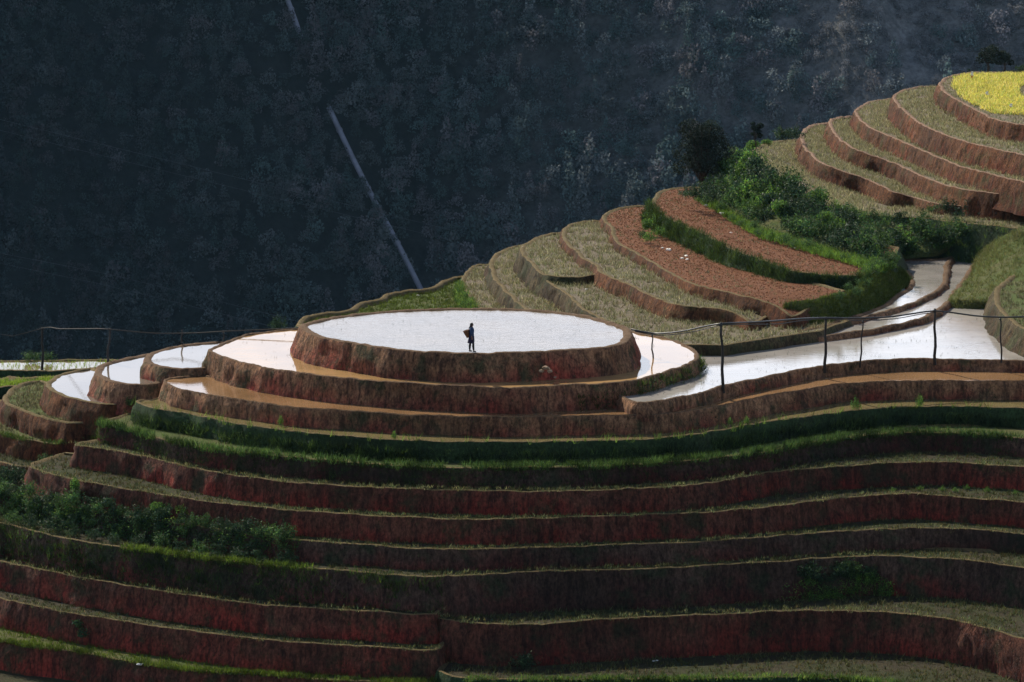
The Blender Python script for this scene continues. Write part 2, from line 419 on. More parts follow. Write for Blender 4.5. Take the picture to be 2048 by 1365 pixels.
Z['PL3'] = down(215, 762, 803, Z['PL2'])
Z['GL4'] = down(137, 795, 839, Z['PL3'])
Z['GL5'] = down(68, 829, 869, Z['GL4'])
Z['GL6'] = down(51, 880, 916, Z['GL5'])
Z['T3b'] = Z['P1']-0.14
Z['T2'] = Z['T3b']-1.0; Z['T3'] = Z['T2']+1.35; Z['T1'] = Z['T2']-0.85; Z['T0'] = Z['T1']-0.7
Z['T4'] = Z['T3b']+0.8; Z['T5'] = Z['T4']+0.45; Z['T6'] = Z['T5']+1.05; Z['T7'] = Z['T6']+2.3
Z['T8'] = Z['T7']+0.45; Z['T9'] = Z['T8']+0.75; Z['T10'] = Z['T9']+0.55; Z['T11'] = Z['T10']+0.75; Z['T12'] = Z['T11']+0.75
Z['FR2'] = Z['C']+1.3
print({k: round(v, 2) for k, v in Z.items()})

plate('P0', 0.0, [(600,652),(607,662),(634,673),(702,686),(805,700),(942,707),(1044,705),(1147,699),(1215,694),(1249,686),(1263,674),(1262,661),(1245,651),(1215,641),(1147,627),(1044,618),(942,616),(839,618),(737,625),(668,633),(620,643)],
      None, Z['P1']-0.5, 0.3, 'bank_red', 'mud', 'bund', 'water_wind', w=0.42)
plate('P1', Z['P1'], [(598,656),(547,661),(496,668),(461,679),(434,689),(415,701),(427,707),(478,723),(547,738),(600,746),(668,754),(771,763),(873,769),(942,772),(1044,776),(1113,771),(1215,766),(1262,762),(1324,747),(1374,730),(1391,720),(1396,709),(1388,697),(1366,684),(1337,676),(1283,666),(1262,660)],
      [(1180,645),(1050,634),(900,632),(750,638),(650,648)], Z['P2']-0.6, 0.25, 'bank_red', 'mud', 'bund', 'water_calm', w=0.2)
plate('P2', Z['P2'], [(362,755),(338,756),(328,761),(335,768),(359,778),(410,788),(478,798),(581,813),(700,821),(805,828),(942,833),(1044,833),(1181,831),(1270,829),(1345,826),(1449,809),(1532,792),(1615,778),(1677,768),(1781,763),(1905,762),(2048,763),(2300,770)],
      [(2300,735),(1800,730),(1500,752),(1320,795),(1200,795),(900,800),(600,785),(450,755),(400,750)], Z['P3']-0.6, 0.2, 'bank_red', 'mud', 'bund', 'water_mud', w=0.1)
plate('P3', Z['P3'], [(300,799),(282,799),(270,803),(283,809),(308,817),(376,827),(444,841),(547,857),(700,873),(839,881),(942,883),(1044,883),(1181,881),(1283,878),(1366,871),(1449,859),(1532,844),(1615,832),(1698,821),(1802,813),(1905,812),(2048,817),(2300,830)],
      [(2300,785),(1700,790),(1300,850),(1000,855),(700,845),(420,805),(335,790)], Z['G4']-0.6, 0.25, 'bank_green', 'mud', 'bund_dry', 'water_green', w=0.16)
plate('G4', Z['G4'], [(222,836),(205,840),(205,846),(273,863),(342,883),(444,901),(547,910),(600,916),(700,924),(771,930),(942,936),(1113,934),(1200,932),(1324,925),(1449,913),(1573,896),(1656,880),(1739,871),(1843,865),(1947,869),(2048,877),(2300,895)],
      [(2300,845),(1700,850),(1200,900),(700,895),(320,840),(260,825)], Z['G5']-0.5, 0.25, 'bank_dark', 'green_field', 'bund_dry', w=0.2, drop=0.1)
plate('G5', Z['G5'], [(200,878),(165,883),(150,889),(200,897),(273,909),(393,937),(500,955),(600,965),(700,972),(871,979),(1042,982),(1200,980),(1400,969),(1519,948),(1690,932),(1861,924),(2048,934),(2300,955)],
      [(2300,905),(1700,890),(1200,945),(700,940),(300,885),(250,872)], Z['G6']-0.5, 0.22, 'bank_crimson', 'stubble_dark', 'bund_dry', w=0.16, drop=0.1)
plate('G6', Z['G6'], [(130,905),(78,920),(58,929),(75,940),(113,952),(200,968),(308,986),(410,1002),(550,1017),(700,1028),(939,1038),(1110,1035),(1400,1025),(1553,1011),(1707,994),(1826,989),(2048,1005),(2300,1030)],
      [(2300,975),(1700,955),(1200,1005),(700,1000),(300,940),(180,910)], Z['G7']-0.5, 0.22, 'bank_crimson', 'stubble_dark', 'bund_dry', w=0.16, drop=0.1)
plate('G7', Z['G7'], [(-250,945),(-100,968),(0,984),(85,1002),(205,1026),(290,1038),(393,1052),(500,1070),(598,1081),(700,1087),(871,1098),(1042,1096),(1213,1090),(1400,1083),(1553,1072),(1758,1058),(1929,1057),(2048,1067),(2300,1090)],
      [(2300,1035),(1700,1020),(1200,1060),(700,1055),(300,1000),(100,955),(60,930),(-250,905)], Z['G8']-0.5, 0.25, 'bank_dark', 'stubble_dark', 'bund_dry', w=0.16, drop=0.1)
plate('G8', Z['G8'], [(-250,1000),(0,1046),(90,1068),(170,1084),(342,1108),(470,1124),(598,1136),(700,1142),(837,1152),(940,1150),(1042,1144),(1213,1139),(1400,1132),(1553,1122),(1741,1112),(1929,1119),(2048,1135),(2300,1165)],
      [(2300,1115),(1700,1085),(1200,1120),(700,1110),(300,1060),(0,1000),(-250,950)], min(Z['G9L'], Z['G9R'])-0.5, 0.22, 'bank_dark', 'stubble_dark', 'bund_dry', w=0.16, drop=0.1)
plate('G9R', Z['G9R'], [(840,1222),(868,1233),(905,1241),(1042,1249),(1213,1238),(1400,1230),(1553,1222),(1741,1223),(1895,1238),(2048,1278),(2300,1350)],
      [(2300,1280),(2000,1190),(1700,1180),(1200,1190),(900,1195)], Z['G10R']-0.5, 0.2, 'bank_crimson', 'stubble_dark', 'bund_dry', w=0.16, drop=0.1)
plate('G9L', Z['G9L'], [(-250,1075),(0,1122),(164,1155),(359,1187),(513,1208),(700,1221),(840,1228),(868,1228),(880,1222)],
      [(880,1200),(700,1190),(300,1150),(0,1095),(-250,1045)], Z['G10L']-0.6, 0.22, 'bank_crimson', 'stubble_dark', 'bund_dry', w=0.16, drop=0.1)
plate('G10L', Z['G10L'], [(-250,1150),(0,1196),(137,1225),(342,1255),(513,1278),(700,1291),(830,1299),(872,1299),(886,1290)],
      [(890,1265),(700,1255),(300,1215),(0,1150),(-250,1100)], Z['G11L']-0.6, 0.22, 'bank_crimson', 'stubble_dark', 'bund_dry', w=0.16, drop=0.1)
plate('G10R', Z['G10R'], [(870,1340),(905,1352),(939,1357),(1213,1358),(1400,1357),(1553,1353),(1690,1358),(1850,1372),(2048,1420),(2300,1500)],
      [(2300,1400),(2000,1290),(1700,1270),(1200,1280),(920,1285)], Z['G12']-0.5, 0.22, 'bank_green', 'stubble_dark', 'bund_dry', w=0.16, drop=0.1)
plate('G11L', Z['G11L'], [(-250,1240),(0,1283),(171,1307),(342,1336),(513,1349),(700,1361),(830,1366),(885,1360),(900,1345)],
      [(890,1325),(700,1320),(300,1290),(0,1235),(-250,1190)], Z['G12']-0.6, 0.22, 'bank_crimson', 'green_field', 'bund_dry', w=0.16, drop=0.1)
plate('G12', Z['G12'], [(-300,1340),(0,1390),(500,1435),(1000,1445),(1500,1440),(1900,1455),(2300,1570)],
      [(2300,1440),(1500,1370),(900,1380),(300,1360),(-300,1280)], Z['G13']-0.5, 0.22, 'bank_dark', 'stubble_dark', 'bund_dry', w=0.16, drop=0.1)
plate('G13', Z['G13'], [(-300,1430),(0,1480),(500,1525),(1000,1535),(1500,1530),(1900,1545),(2300,1660)],
      [(2300,1520),(1500,1450),(900,1460),(300,1440),(-300,1370)], Z['G13']-6, 0.5, 'bank_dark', 'stubble_dark', 'bund_dry', w=0.16, drop=0.1)
# left nose
plate('PL1', Z['PL1'], [(444,682),(400,685),(359,690),(308,702),(289,716),(304,730),(342,737),(386,738)],
      [(420,735),(445,715),(470,695)], Z['PL2']-0.5, 0.3, 'bank_red', 'mud', 'bund', 'water_clear', w=0.36)
plate('PL2', Z['PL2'], [(297,707),(258,714),(219,723),(196,733),(190,742),(200,755),(222,764),(256,769),(287,769),(318,766)],
      [(345,750),(335,725)], Z['PL3']-0.6, 0.3, 'bank_red', 'mud', 'bund', 'water_clear', w=0.4)
plate('PL3', Z['PL3'], [(185,735),(145,741),(113,750),(92,767),(99,778),(137,795),(178,803),(219,808),(253,807)],
      [(280,792),(260,770),(220,745)], Z['GL4']-0.6, 0.25, 'bank_orange', 'mud', 'bund_dry', 'water_clear', w=0.3)
plate('GL4', Z['GL4'], [(85,762),(50,765),(29,772),(10,790),(7,802),(14,809),(68,829),(113,843),(150,848),(198,843)],
      [(240,815),(150,785)], Z['GL5']-0.6, 0.22, 'bank_orange', 'green_field', 'bund_dry', w=0.25, drop=0.12, lip=0.05)
plate('GL5', Z['GL5'], [(-250,800),(-100,845),(0,867),(51,880),(103,886),(147,885),(185,878)],
      [(210,855),(100,815),(-250,760)], Z['GL6']-0.6, 0.22, 'bank_orange', 'green_field', 'bund_dry', w=0.2, drop=0.1)
plate('GL6', Z['GL6'], [(-250,865),(-100,903),(0,924),(45,932),(95,926),(140,912)],
      [(160,890),(80,870),(-250,810)], Z['G7']-0.5, 0.3, 'bank_orange', 'stubble_dark', 'bund_dry', w=0.2, drop=0.1)
plate('SP', -6.8, [(-250,742),(0,741),(90,742),(150,739),(215,733),(260,724),(215,719),(100,720),(0,721),(-250,722)],
      None, -9.5, 0.4, 'bank_green', 'mud', 'bund_dry', 'water_green', w=0.3, wob=0.05)
plate('SL', -6.4, [(-250,772),(-40,770),(0,775),(25,772),(60,778),(120,772),(140,756),(100,752),(50,756),(20,752),(0,756),(-250,758)],
      None, -9.5, 0.4, 'bank_green', 'green_field', 'bund_dry', w=0.3, drop=0.1)
# right ponds
plate('C', Z['C'], [(1225,786),(1250,797),(1279,805),(1345,796),(1407,784),(1449,772),(1532,753),(1615,736),(1698,725),(1781,719),(1905,718),(2048,721),(2300,735)],
      [(2300,640),(2000,600),(1900,600),(1700,645),(1450,675),(1330,700),(1200,785)], Z['P2']-0.4, 0.25, 'bank_red', 'mud', 'bund', 'water_chop', w=0.2)
plate('B', Z['B'], [(1391,688),(1490,684),(1615,675),(1700,666),(1781,653),(1855,634),(1892,612),(1915,586),(1945,545),(1975,500)],
      [(1940,495),(1890,530),(1850,580),(1700,630),(1560,657),(1450,671),(1393,681)], Z['C']-0.4, 0.3, 'bank_red', 'mud', 'bund', 'water_chop', w=0.34, lip=0.03)
plate('A', Z['A'], [(1590,664),(1640,656),(1718,638),(1815,611),(1872,585),(1895,562),(1898,545),(1899,530),(1912,512),(1935,502),(1960,495),(1935,490),(1905,508),(1880,518),(1790,520),(1784,527),(1808,543),(1820,560),(1813,576),(1793,590),(1760,612),(1698,635),(1640,650)],
      None, Z['B']-0.4, 0.3, 'bank_red', 'mud', 'bund', 'water_chop', w=0.3, lip=0.03)
plate('FR2', Z['FR2'], [(2300,480),(2080,525),(2030,548),(2008,562),(1992,577),(1988,597),(2001,622),(2029,647),(2048,658),(2150,700),(2300,760)],
      [(2400,700),(2400,520)], Z['C']-0.5, 0.45, 'bank_olive', 'green_field', 'bund_dry', w=0.25, drop=0.12)
# the far slope
def tl(x0, x1, d): return lambda x: d*min(1, max(0, (x-x0)/(x1-x0)))
plate('T0', Z['T0'], [(592,651),(610,635),(640,629),(687,624),(719,608),(749,602),(774,590),(811,584),(849,580),(869,572),(885,562),(911,556)],
      [(960,550),(1000,600),(900,640),(700,660),(620,665)], Z['T0']-4, 0.6, 'bank_green', 'green_field', 'bund_dry', w=0.35, drop=0.2, lip=0.12)
plate('T1', Z['T1'], [(990,526),(976,528),(953,529),(935,538),(923,562),(932,584),(956,613),(975,630)], [(1050,640),(1050,540)], Z['T0']-0.4, 0.35, 'bank_green', 'stubble', 'bund_dry', w=0.2, drop=0.12)
plate('T2', Z['T2'], [(1060,488),(1041,490),(1014,495),(990,508),(979,528),(987,555),(1014,586),(1040,610),(1080,632)], [(1250,650),(1150,560),(1090,520)], Z['T1']-0.4, 0.3, 'bank_olive', 'stubble', 'bund_dry', w=0.25, drop=0.12)
plate('T3', Z['T3'], [(1140,462),(1120,464),(1089,469),(1048,488),(1041,503),(1062,528),(1086,548),(1123,555),(1171,553),(1190,548)], [(1230,530),(1160,480)], Z['T2']-0.3, 0.3, 'bank_olive', 'stubble', 'bund_dry', w=0.25, drop=0.12)
plate('T3b', Z['T3b'], [(1082,556),(1100,568),(1117,577),(1140,594),(1158,613),(1192,633),(1230,652),(1290,675)],
      [(1300,690),(1450,690),(1640,662),(1700,640),(1640,615),(1500,618),(1300,585),(1180,545),(1120,535)], Z['T2']-0.3, 0.3, 'bank_olive', 'stubble', 'bund_dry', w=0.22, drop=0.14)
plate('T4', Z['T4'], [(1215,439),(1204,440),(1175,441),(1140,448),(1123,463),(1124,475),(1140,494),(1164,514),(1188,531),(1197,543),(1226,557),(1260,570),(1294,589),(1328,603),(1363,611),(1414,615),(1448,619),(1478,630,-0.2),(1500,645,-0.45),(1522,640,-0.45)],
      [(1550,620,-0.4),(1400,560),(1280,505),(1230,455)], Z['T2']-0.3, 0.3, 'bank_orange', 'stubble', 'bund_dry', w=0.25, drop=0.12)
plate('T5', Z['T5'], [(1315,408),(1298,410),(1253,413),(1212,425),(1205,439),(1219,452),(1224,470),(1236,487),(1267,504),(1294,519),(1328,540),(1356,555),(1397,572),(1448,582),(1499,595),(1540,608,-0.15),(1565,620,-0.35),(1582,632,-0.6),(1600,628,-0.6)],
      [(1640,605,-0.4),(1690,580),(1500,530),(1400,495),(1345,450)], Z['T3b']-0.4, 0.28, 'bank_orange', 'red_soil', 'bund_dry', w=0.2, drop=0.1)
plate('T6', Z['T6'], [(1440,374),(1410,374),(1373,374),(1329,378),(1311,390),(1304,405),(1318,425),(1337,437),(1373,454),(1410,470),(1447,490),(1483,507),(1534,523),(1593,543),(1648,549),(1718,551),(1758,540),(1785,522)],
      [(1800,495),(1700,465),(1550,415),(1460,372)], Z['T5']-0.5, 0.4, 'bank_green', 'red_soil', 'bund_dry', w=0.2, drop=0.1, tilt=tl(1400, 1730, -1.0))
plate('T7', Z['T7'], [(1610,277),(1593,278),(1534,285),(1505,300),(1494,322),(1505,333),(1534,358),(1586,384),(1648,410),(1696,424),(1776,433),(1850,437),(1923,445),(2048,458),(2300,475)],
      [(2300,435),(1850,415),(1660,340),(1625,300)], Z['T7']-4.2, 0.55, 'bank_green', 'stubble', 'bund_dry', w=0.2, drop=0.1, tilt=tl(1505, 1800, -2.4))
plate('T8', Z['T8'], [(1675,243),(1655,245),(1622,250),(1604,263),(1600,278),(1604,289),(1619,307),(1648,329),(1688,344),(1732,358),(1787,384),(1827,395),(1860,404),(1923,412),(2048,414),(2300,425)],
      [(2300,400),(1900,372),(1700,285)], Z['T8']-2.3, 0.3, 'bank_orange', 'stubble', 'bund_rimlit', w=0.22, drop=0.12, tilt=tl(1600, 1860, -2.2))
plate('T9', Z['T9'], [(1720,231),(1703,232),(1673,235),(1657,242),(1661,256),(1677,278),(1714,300),(1776,322),(1849,355),(1923,378),(1996,387),(2048,389),(2300,400)],
      [(2300,365),(1900,320),(1750,252)], Z['T9']-2.2, 0.3, 'bank_orange', 'stubble', 'bund_rimlit', w=0.22, drop=0.12, tilt=tl(1657, 1860, -1.8))
plate('T10', Z['T10'], [(1800,196),(1783,197),(1747,201),(1721,212),(1709,223),(1714,235),(1740,256),(1776,272),(1849,303),(1923,333),(2048,364),(2300,420)],
      [(2300,345),(1900,268),(1825,222)], Z['T9']-1.7, 0.3, 'bank_orange', 'stubble', 'bund_rimlit', w=0.22, drop=0.12, tilt=tl(1710, 1860, -1.2))
plate('T11', Z['T11'], [(1885,172),(1868,172),(1842,173),(1809,179),(1787,190),(1791,205),(1813,227),(1849,252),(1923,281),(2048,311),(2300,365)],
      [(2300,285),(1960,225),(1905,185)], Z['T10']-1.7, 0.3, 'bank_orange', 'stubble', 'bund_rimlit', w=0.22, drop=0.12, tilt=tl(1787, 1900, -0.5))
plate('T12', Z['T12'], [(2300,150),(2048,146),(1959,144),(1923,147),(1893,154),(1879,165),(1882,179),(1915,201),(1959,225),(1996,241),(2048,250),(2300,275)],
      [(2400,250),(2400,170)], Z['T11']-0.9, 0.25, 'bank_orange', 'stubble', 'bund_rimlit', w=0.22, drop=0.12)

def patch(name, rows, m, nu=40, nv=16, amp=0.15):
    """sloping ground between two or more lines of (px, py, z)"""
    G = [smooth_loop([at(*p) for p in r], False, 0.3) for r in rows]
    G = [np.array([g[int(round(i*(len(g)-1)/nu))] for i in range(nu+1)]) for g in G]
    V = []; F = []
    for j in range(nv+1):
        f = j/nv*(len(G)-1); a = min(int(f), len(G)-2); q = f-a
        for i in range(nu+1):
            p = G[a][i]*(1-q)+G[a+1][i]*q
            V.append((p[0], p[1], p[2]+amp*fbm(p[0]*0.5, p[1]*0.5, 3.3)))
    for j in range(nv):
        for i in range(nu):
            a = j*(nu+1)+i; F.append((a, a+nu+1, a+nu+2, a+1))
    o = mesh_np(name, V, F, M[m], smooth=True, tint=np.ones((len(V), 3))*0.6)
    tag(o, kind='structure')
    return o, np.array(V).reshape(nv+1, nu+1, 3)
zA = Z['A']; z5 = Z['T5']
sl1, SLOPE1 = patch('slope', [[(1570,606,z5-0.1),(1640,597,z5-0.1),(1700,580,z5-0.1),(1750,552,z5),(1788,524,z5-0.4)],
                     [(1560,670,zA-0.5),(1640,652,zA-0.1),(1705,634,zA-0.05),(1770,608,zA-0.05),(1822,562,zA-0.1)]], 'green_field')
zC = Z['C']; zB = Z['B']
sl2, SLOPE2 = patch('slope', [[(1957,500,zB+0.5),(1975,494,zB+1.2),(2014,468,zB+2.6),(2060,448,zB+3.4),(2300,400,zB+5)],
                     [(1945,545,zB-0.02),(1965,538,zB+0.5),(2000,522,zB+1.3),(2060,500,zB+2.0),(2300,470,zB+3)],
                     [(1897,600,zB+0.1),(1930,601,zB+0.15),(1976,602,zB+0.2),(2060,590,zB+0.5),(2300,560,zB+1)],
                     [(1893,624,zC-0.3),(1930,625,zC-0.3),(1978,626,zC-0.3),(2060,640,zC-0.3),(2300,660,zC-0.3)]], 'green_field', 60, 30, 0.12)

z6_ = lambda px: Z['T6']-0.12+tl(1400, 1730, -1.0)(1024+(px-1024)*0.885)
z7_ = lambda px: Z['T7']-0.35+tl(1505, 1800, -2.4)(px)
sl3, SLOPE3 = patch('slope', [[(x, y+7, z7_(x)) for x, y in [(1494,318),(1505,333),(1534,358),(1586,384),(1648,410),(1696,424),(1776,433),(1850,437),(1923,445),(2000,453)]],
                     [(1400,388,z6_(1400)+0.1),(1425,402,z6_(1425)),(1452,424,z6_(1452)),(1483,442,z6_(1483)),(1522,464,z6_(1522)),(1593,485,z6_(1593)),(1666,507,z6_(1666)),(1735,529,z6_(1735)),(1790,519,zA+0.1),(1850,517,zA+0.1),(1900,505,zA+0.2),(1945,492,zB+0.5)]], 'green_field', 60, 20, 0.25)
# ------------------------------------------------------------------ valley and the far hill
def hill_z(x, y):
    base = np.where(y < 860, -128.0, -128+(y-860)*1.02)
    s = 0.20*np.maximum(0, x+25)+0.16*np.maximum(0, -25-x)
    # a spur running down to the right
    d = (x-(62+(1010-y)*0.42))
    spur = 12*np.exp(-(d/16.0)**2)+9*np.exp(-((x+95-(1000-y)*0.3)/20.0)**2)
    z = base+np.where(y > 830, np.minimum(1, np.maximum(0, (y-830)/60))*(s+spur), 0)
    top = 30+0.1*np.abs(x+25)
    z = np.where(z > top, top-(z-top)*0.4, z)
    near = -16-np.maximum(0, y-150)*0.0
    vall = np.where(y < 300, -30-np.maximum(0, y-170)*0.25-np.maximum(0, 150-y)*0.02, -62-(y-300)*0.118)
    return np.where(y < 830, np.maximum(vall, -128.0), np.maximum(z, -128))
def hill_n(x, y): return hill_z(x, y)+(2.6*np.sin(x*0.11+y*0.05)*np.cos(y*0.09-x*0.04)+2.0*np.sin(x*0.21-y*0.13+1)*np.cos(y*0.17+x*0.07)+3*np.sin(x*0.045+y*0.03+2))*np.clip((y-840)/40, 0, 1)
gx = np.linspace(-260, 260, 131); gy = np.concatenate([np.linspace(20, 820, 60), np.linspace(830, 1100, 110), np.linspace(1120, 2600, 20)])
XX, YY = np.meshgrid(gx, gy)
XX = XX*np.where(YY > 1100, 1+(YY-1100)/150, 1)
ZZ = hill_n(XX, YY)
V = np.stack([XX.ravel(), YY.ravel(), ZZ.ravel()], 1)
ii, jj = np.meshgrid(np.arange(len(gy)-1), np.arange(len(gx)-1), indexing='ij'); a = (ii*len(gx)+jj).ravel()
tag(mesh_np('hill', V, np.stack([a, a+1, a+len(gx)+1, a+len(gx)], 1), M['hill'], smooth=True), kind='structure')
gv = [(-6000, -2500, -132), (6000, -2500, -132), (6000, 8000, -132), (-6000, 8000, -132)]
tag(mesh_np('ground', gv, [(0, 1, 2, 3)], M['ground']), kind='structure')
def on_hill(px, py):
    d = np.array(ray(px, py)); t = 700.0
    while t < 1400:
        p = d*t
        if HC+p[2] <= hill_n(np.array(p[0]), np.array(p[1])): break
        t += 1.0
    return np.array((p[0], p[1], HC+p[2]))

# ------------------------------------------------------------------ foliage generators
def leaf_quads(cent, size, up=0.3, aspect=0.5):
    n = len(cent)
    d = RNG.normal(size=(n, 3)); d[:, 2] += up; d /= np.linalg.norm(d, axis=1)[:, None]
    e = RNG.normal(size=(n, 3)); e -= d*np.sum(d*e, 1)[:, None]; e /= np.linalg.norm(e, axis=1)[:, None]
    s = size*(0.6+0.8*RNG.random(n))[:, None]
    a = cent-d*s*0.5; b = cent+e*s*aspect*0.5; c = cent+d*s*0.5; f = cent-e*s*aspect*0.5
    V = np.stack([a, b, c, f], 1).reshape(-1, 3)
    return V, np.arange(n*4).reshape(n, 4)
def blob_points(blobs, n):
    """points in the outer shells of ellipsoids (x,y,z,rx,ry,rz)"""
    B = np.array(blobs); w = (B[:, 3]*B[:, 4]*B[:, 5])**0.66; w /= w.sum()
    k = RNG.choice(len(B), n, p=w)
    u = RNG.normal(size=(n, 3)); u /= np.linalg.norm(u, axis=1)[:, None]
    r = (0.55+0.5*RNG.random(n)**0.7)[:, None]
    return B[k, :3]+u*r*B[k, 3:6], k
def ragged_mesh(w, h, n_stem, n_leaf, size):
    """a weedy shrub: many thin arching stems, each with its own leaves"""
    C = []; ST = []
    for i in range(n_stem):
        a = random.random()*6.283; q = random.random()**0.7; tip = np.array((math.cos(a)*q*w*0.55, math.sin(a)*q*w*0.55, h*(0.35+0.75*random.random())*(1.1-0.5*q)))
        b = np.array((math.cos(a)*q*w*0.2, math.sin(a)*q*w*0.2, 0)); t = 0.15+0.85*RNG.random(n_leaf)[:, None]**0.8
        p = b+(tip-b)*t+np.array((0, 0, 1))*(0.12*h*np.sin(t*3.14)); C.append(p+RNG.normal(size=p.shape)*size*0.7); ST += [i]*n_leaf
    C = np.concatenate(C); C[:, 2] = np.abs(C[:, 2])
    v, f = leaf_quads(C, size, 0.5, 0.38); bt = (0.5+0.9*RNG.random(n_stem))[np.array(ST)]
    return v, f, tints(len(v), 4, 0.4, 1.35, GREENS)*np.repeat(bt, 4)[:, None]
def random_blobs(w, h, n, zbase=0.0):
    out = []
    for i in range(n):
        a = random.random()*6.283; q = random.random()**0.6
        zz = zbase+h*(0.25+0.65*random.random())
        rr = w*0.5*q*(1-0.5*(zz-zbase)/h)
        s = (0.22+0.2*random.random())*w*0.7
        out.append((rr*math.cos(a), rr*math.sin(a), zz, s, s, s*0.75))
    return out
def tube(path, rad, seg=8, cap=True):
    P = [np.array(p, float) for p in path]; n = len(P)
    if not hasattr(rad, '__len__'): rad = [rad]*n
    V = []; F = []
    prev = None
    for i in range(n):
        t = P[min(i+1, n-1)]-P[max(i-1, 0)]; t /= np.linalg.norm(t)
        u = np.cross(t, (0, 0, 1) if abs(t[2]) < 0.9 else (1, 0, 0)) if prev is None else prev-t*np.dot(prev, t)
        u /= np.linalg.norm(u); prev = u; v = np.cross(t, u)
        for k in range(seg):
            a = 2*math.pi*k/seg; V.append(tuple(P[i]+rad[i]*(u*math.cos(a)+v*math.sin(a))))
    for i in range(n-1):
        for k in range(seg):
            F.append((i*seg+k, i*seg+(k+1) % seg, (i+1)*seg+(k+1) % seg, (i+1)*seg+k))
    if cap: F += [tuple(range(seg-1, -1, -1)), tuple((n-1)*seg+k for k in range(seg))]
    return V, F
def merge(parts):
    V = []; F = []
    for v, f in parts:
        o = len(V); V += list(v); F += [tuple(i+o for i in q) for q in f]
    return V, F

# ------------------------------------------------------------------ far forest: one mass of crowns
def forest():
    tmpl = []
    for k in range(8):
        w = 1.0; conif = k >= 6
        if conif: bl = [(0, 0, 0.3+0.22*i, 0.42-0.08*i, 0.42-0.08*i, 0.2) for i in range(5)]
        else: bl = random_blobs(1.2, 1.0, 7)
        pts, kk = blob_points(bl, 260)
        v, f = leaf_quads(pts, 0.105, 0.2, 0.7)
        shade = 0.55+0.8*RNG.random(len(pts))
        tmpl.append((v, f, np.repeat(shade, 4)))
    Vs = []; Fs = []; Ts = []; off = 0
    xs = np.arange(-190, 190, 3.7)
    for y in np.arange(846, 1030, 3.8):
        for x in xs:
            X = x+RNG.normal()*1.7; Y = y+RNG.normal()*1.7
            z = float(hill_n(np.array(X), np.array(Y)))
            if z < -127.9: continue
            # cleared strip along the penstock
            if PEN is not None:
                dd = np.abs(PEN[:, 1]-Y); i = int(np.argmin(dd))
                if abs(X-PEN[i, 0]) < 1.9 and not (PENHID[0] < Y < PENHID[1]): continue
            if abs(X-(62+(1010-Y)*0.42)-4) < 6 and RNG.random() < 0.6: continue
            q = fbm(X*0.018, Y*0.018, 1.0, 3)
            scrub = (X > 55+(1010-Y)*0.42-14) and RNG.random() < 0.8
            for rep_ in range(3 if scrub else 1):
             if rep_: X = x+RNG.uniform(-2.4, 2.4); Y = y+RNG.uniform(-2.3, 2.3); z = float(hill_n(np.array(X), np.array(Y)))
             s = (2.0+1.6*RNG.random()) if scrub else (4.0+4.2*RNG.random()*(0.8+0.6*q))
             v, f, sh = tmpl[RNG.integers(0, 8 if not scrub else 6)]
             a = RNG.random()*6.28; ca, sa = math.cos(a), math.sin(a)
             hs = s*(0.85+0.5*RNG.random())
             Vv = np.stack([(v[:, 0]*ca-v[:, 1]*sa)*s+X, (v[:, 0]*sa+v[:, 1]*ca)*s+Y, v[:, 2]*hs+z-0.3], 1)
             pk = RNG.random()
             if scrub: tn = np.array((1.25, 1.12, 1.1))
             elif pk < 0.22: tn = np.array((1.3, 1.1, 1.1))
             elif pk < 0.5: tn = np.array((1.2, 1.2, 1.15))
             elif pk < 0.6: tn = np.array((0.8, 1.05, 0.95))
             else: tn = np.array((0.8, 0.95, 0.9))
             tn = tn*(0.7+0.6*RNG.random())*(0.52+0.95*min(1, max(0, (X+110)/200)))*np.array((0.95, 1.0, 1.1))  # left-right shade and blue haze are put into the crown tint
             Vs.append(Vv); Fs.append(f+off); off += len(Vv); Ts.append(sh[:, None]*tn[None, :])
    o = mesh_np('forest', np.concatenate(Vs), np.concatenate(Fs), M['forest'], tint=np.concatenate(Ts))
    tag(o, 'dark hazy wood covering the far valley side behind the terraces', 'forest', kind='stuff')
PENPX = [(566,-40),(575,0),(588,35),(600,70),(625,130),(652,200),(664,228),(690,285),(715,335),(745,395),(775,450),(805,508),(830,555),(846,590),(870,640)]
PEN = np.array([on_hill(*p) for p in PENPX]); PENHID = (PEN[5][1], PEN[3][1])
_pi = []
for i in range(len(PEN)-1):
    for j in range(6): _pi.append(PEN[i]+(PEN[i+1]-PEN[i])*j/6)
PENF = np.array(_pi); PEN = PENF[np.argsort(PENF[:, 1])]
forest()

# ------------------------------------------------------------------ penstock on the hill
pen = empty('water_penstock', tuple(PENF[-1]))
tag(pen, 'long straight grey penstock pipe running down the forested far hillside', 'pipeline')
def child(name, V, F, m, root, smooth=True):
    V = np.array(V)-np.array(root.location)
    return mesh_np(name, V, F, M[m] if isinstance(m, str) else m, parent=root, smooth=smooth)
def toward(p, d):
    v = np.array((0, 0, HC))-p; return p+v/np.linalg.norm(v)*d
for ends in (((560,-40),(575,0),(589,38),(602,76)), ((658,216),(700,305),(745,395),(795,487),(848,592))):
    q = [toward(on_hill(*e), 1.5) for e in ends]
    n_ = len(q); a_ = np.arange(n_)
    ys = np.polyval(np.polyfit(a_, [p[1] for p in q], 1), a_)
    q = [np.array(at_depth(e[0], e[1], y_-2)) for e, y_ in zip(ends, ys)]
    path = smooth_loop(q, False, 3.0)
    child('pipe', *tube(path, 0.72, 14), 'steel', pen)
    for i in range(3, len(path)-1, 6):
        d = path[i+1]-path[i]; d /= np.linalg.norm(d)
        child('flange', *tube([path[i]-d*0.25, path[i]+d*0.25], 0.9, 14), 'steel', pen)
lp = [on_hill(x, y)+np.array((0, -0.6, 0.6)) for x, y in [(764,445),(780,475),(796,505),(812,530),(826,548)]]
child('side_pipe', *tube(lp, 0.16, 6), 'steel', pen)

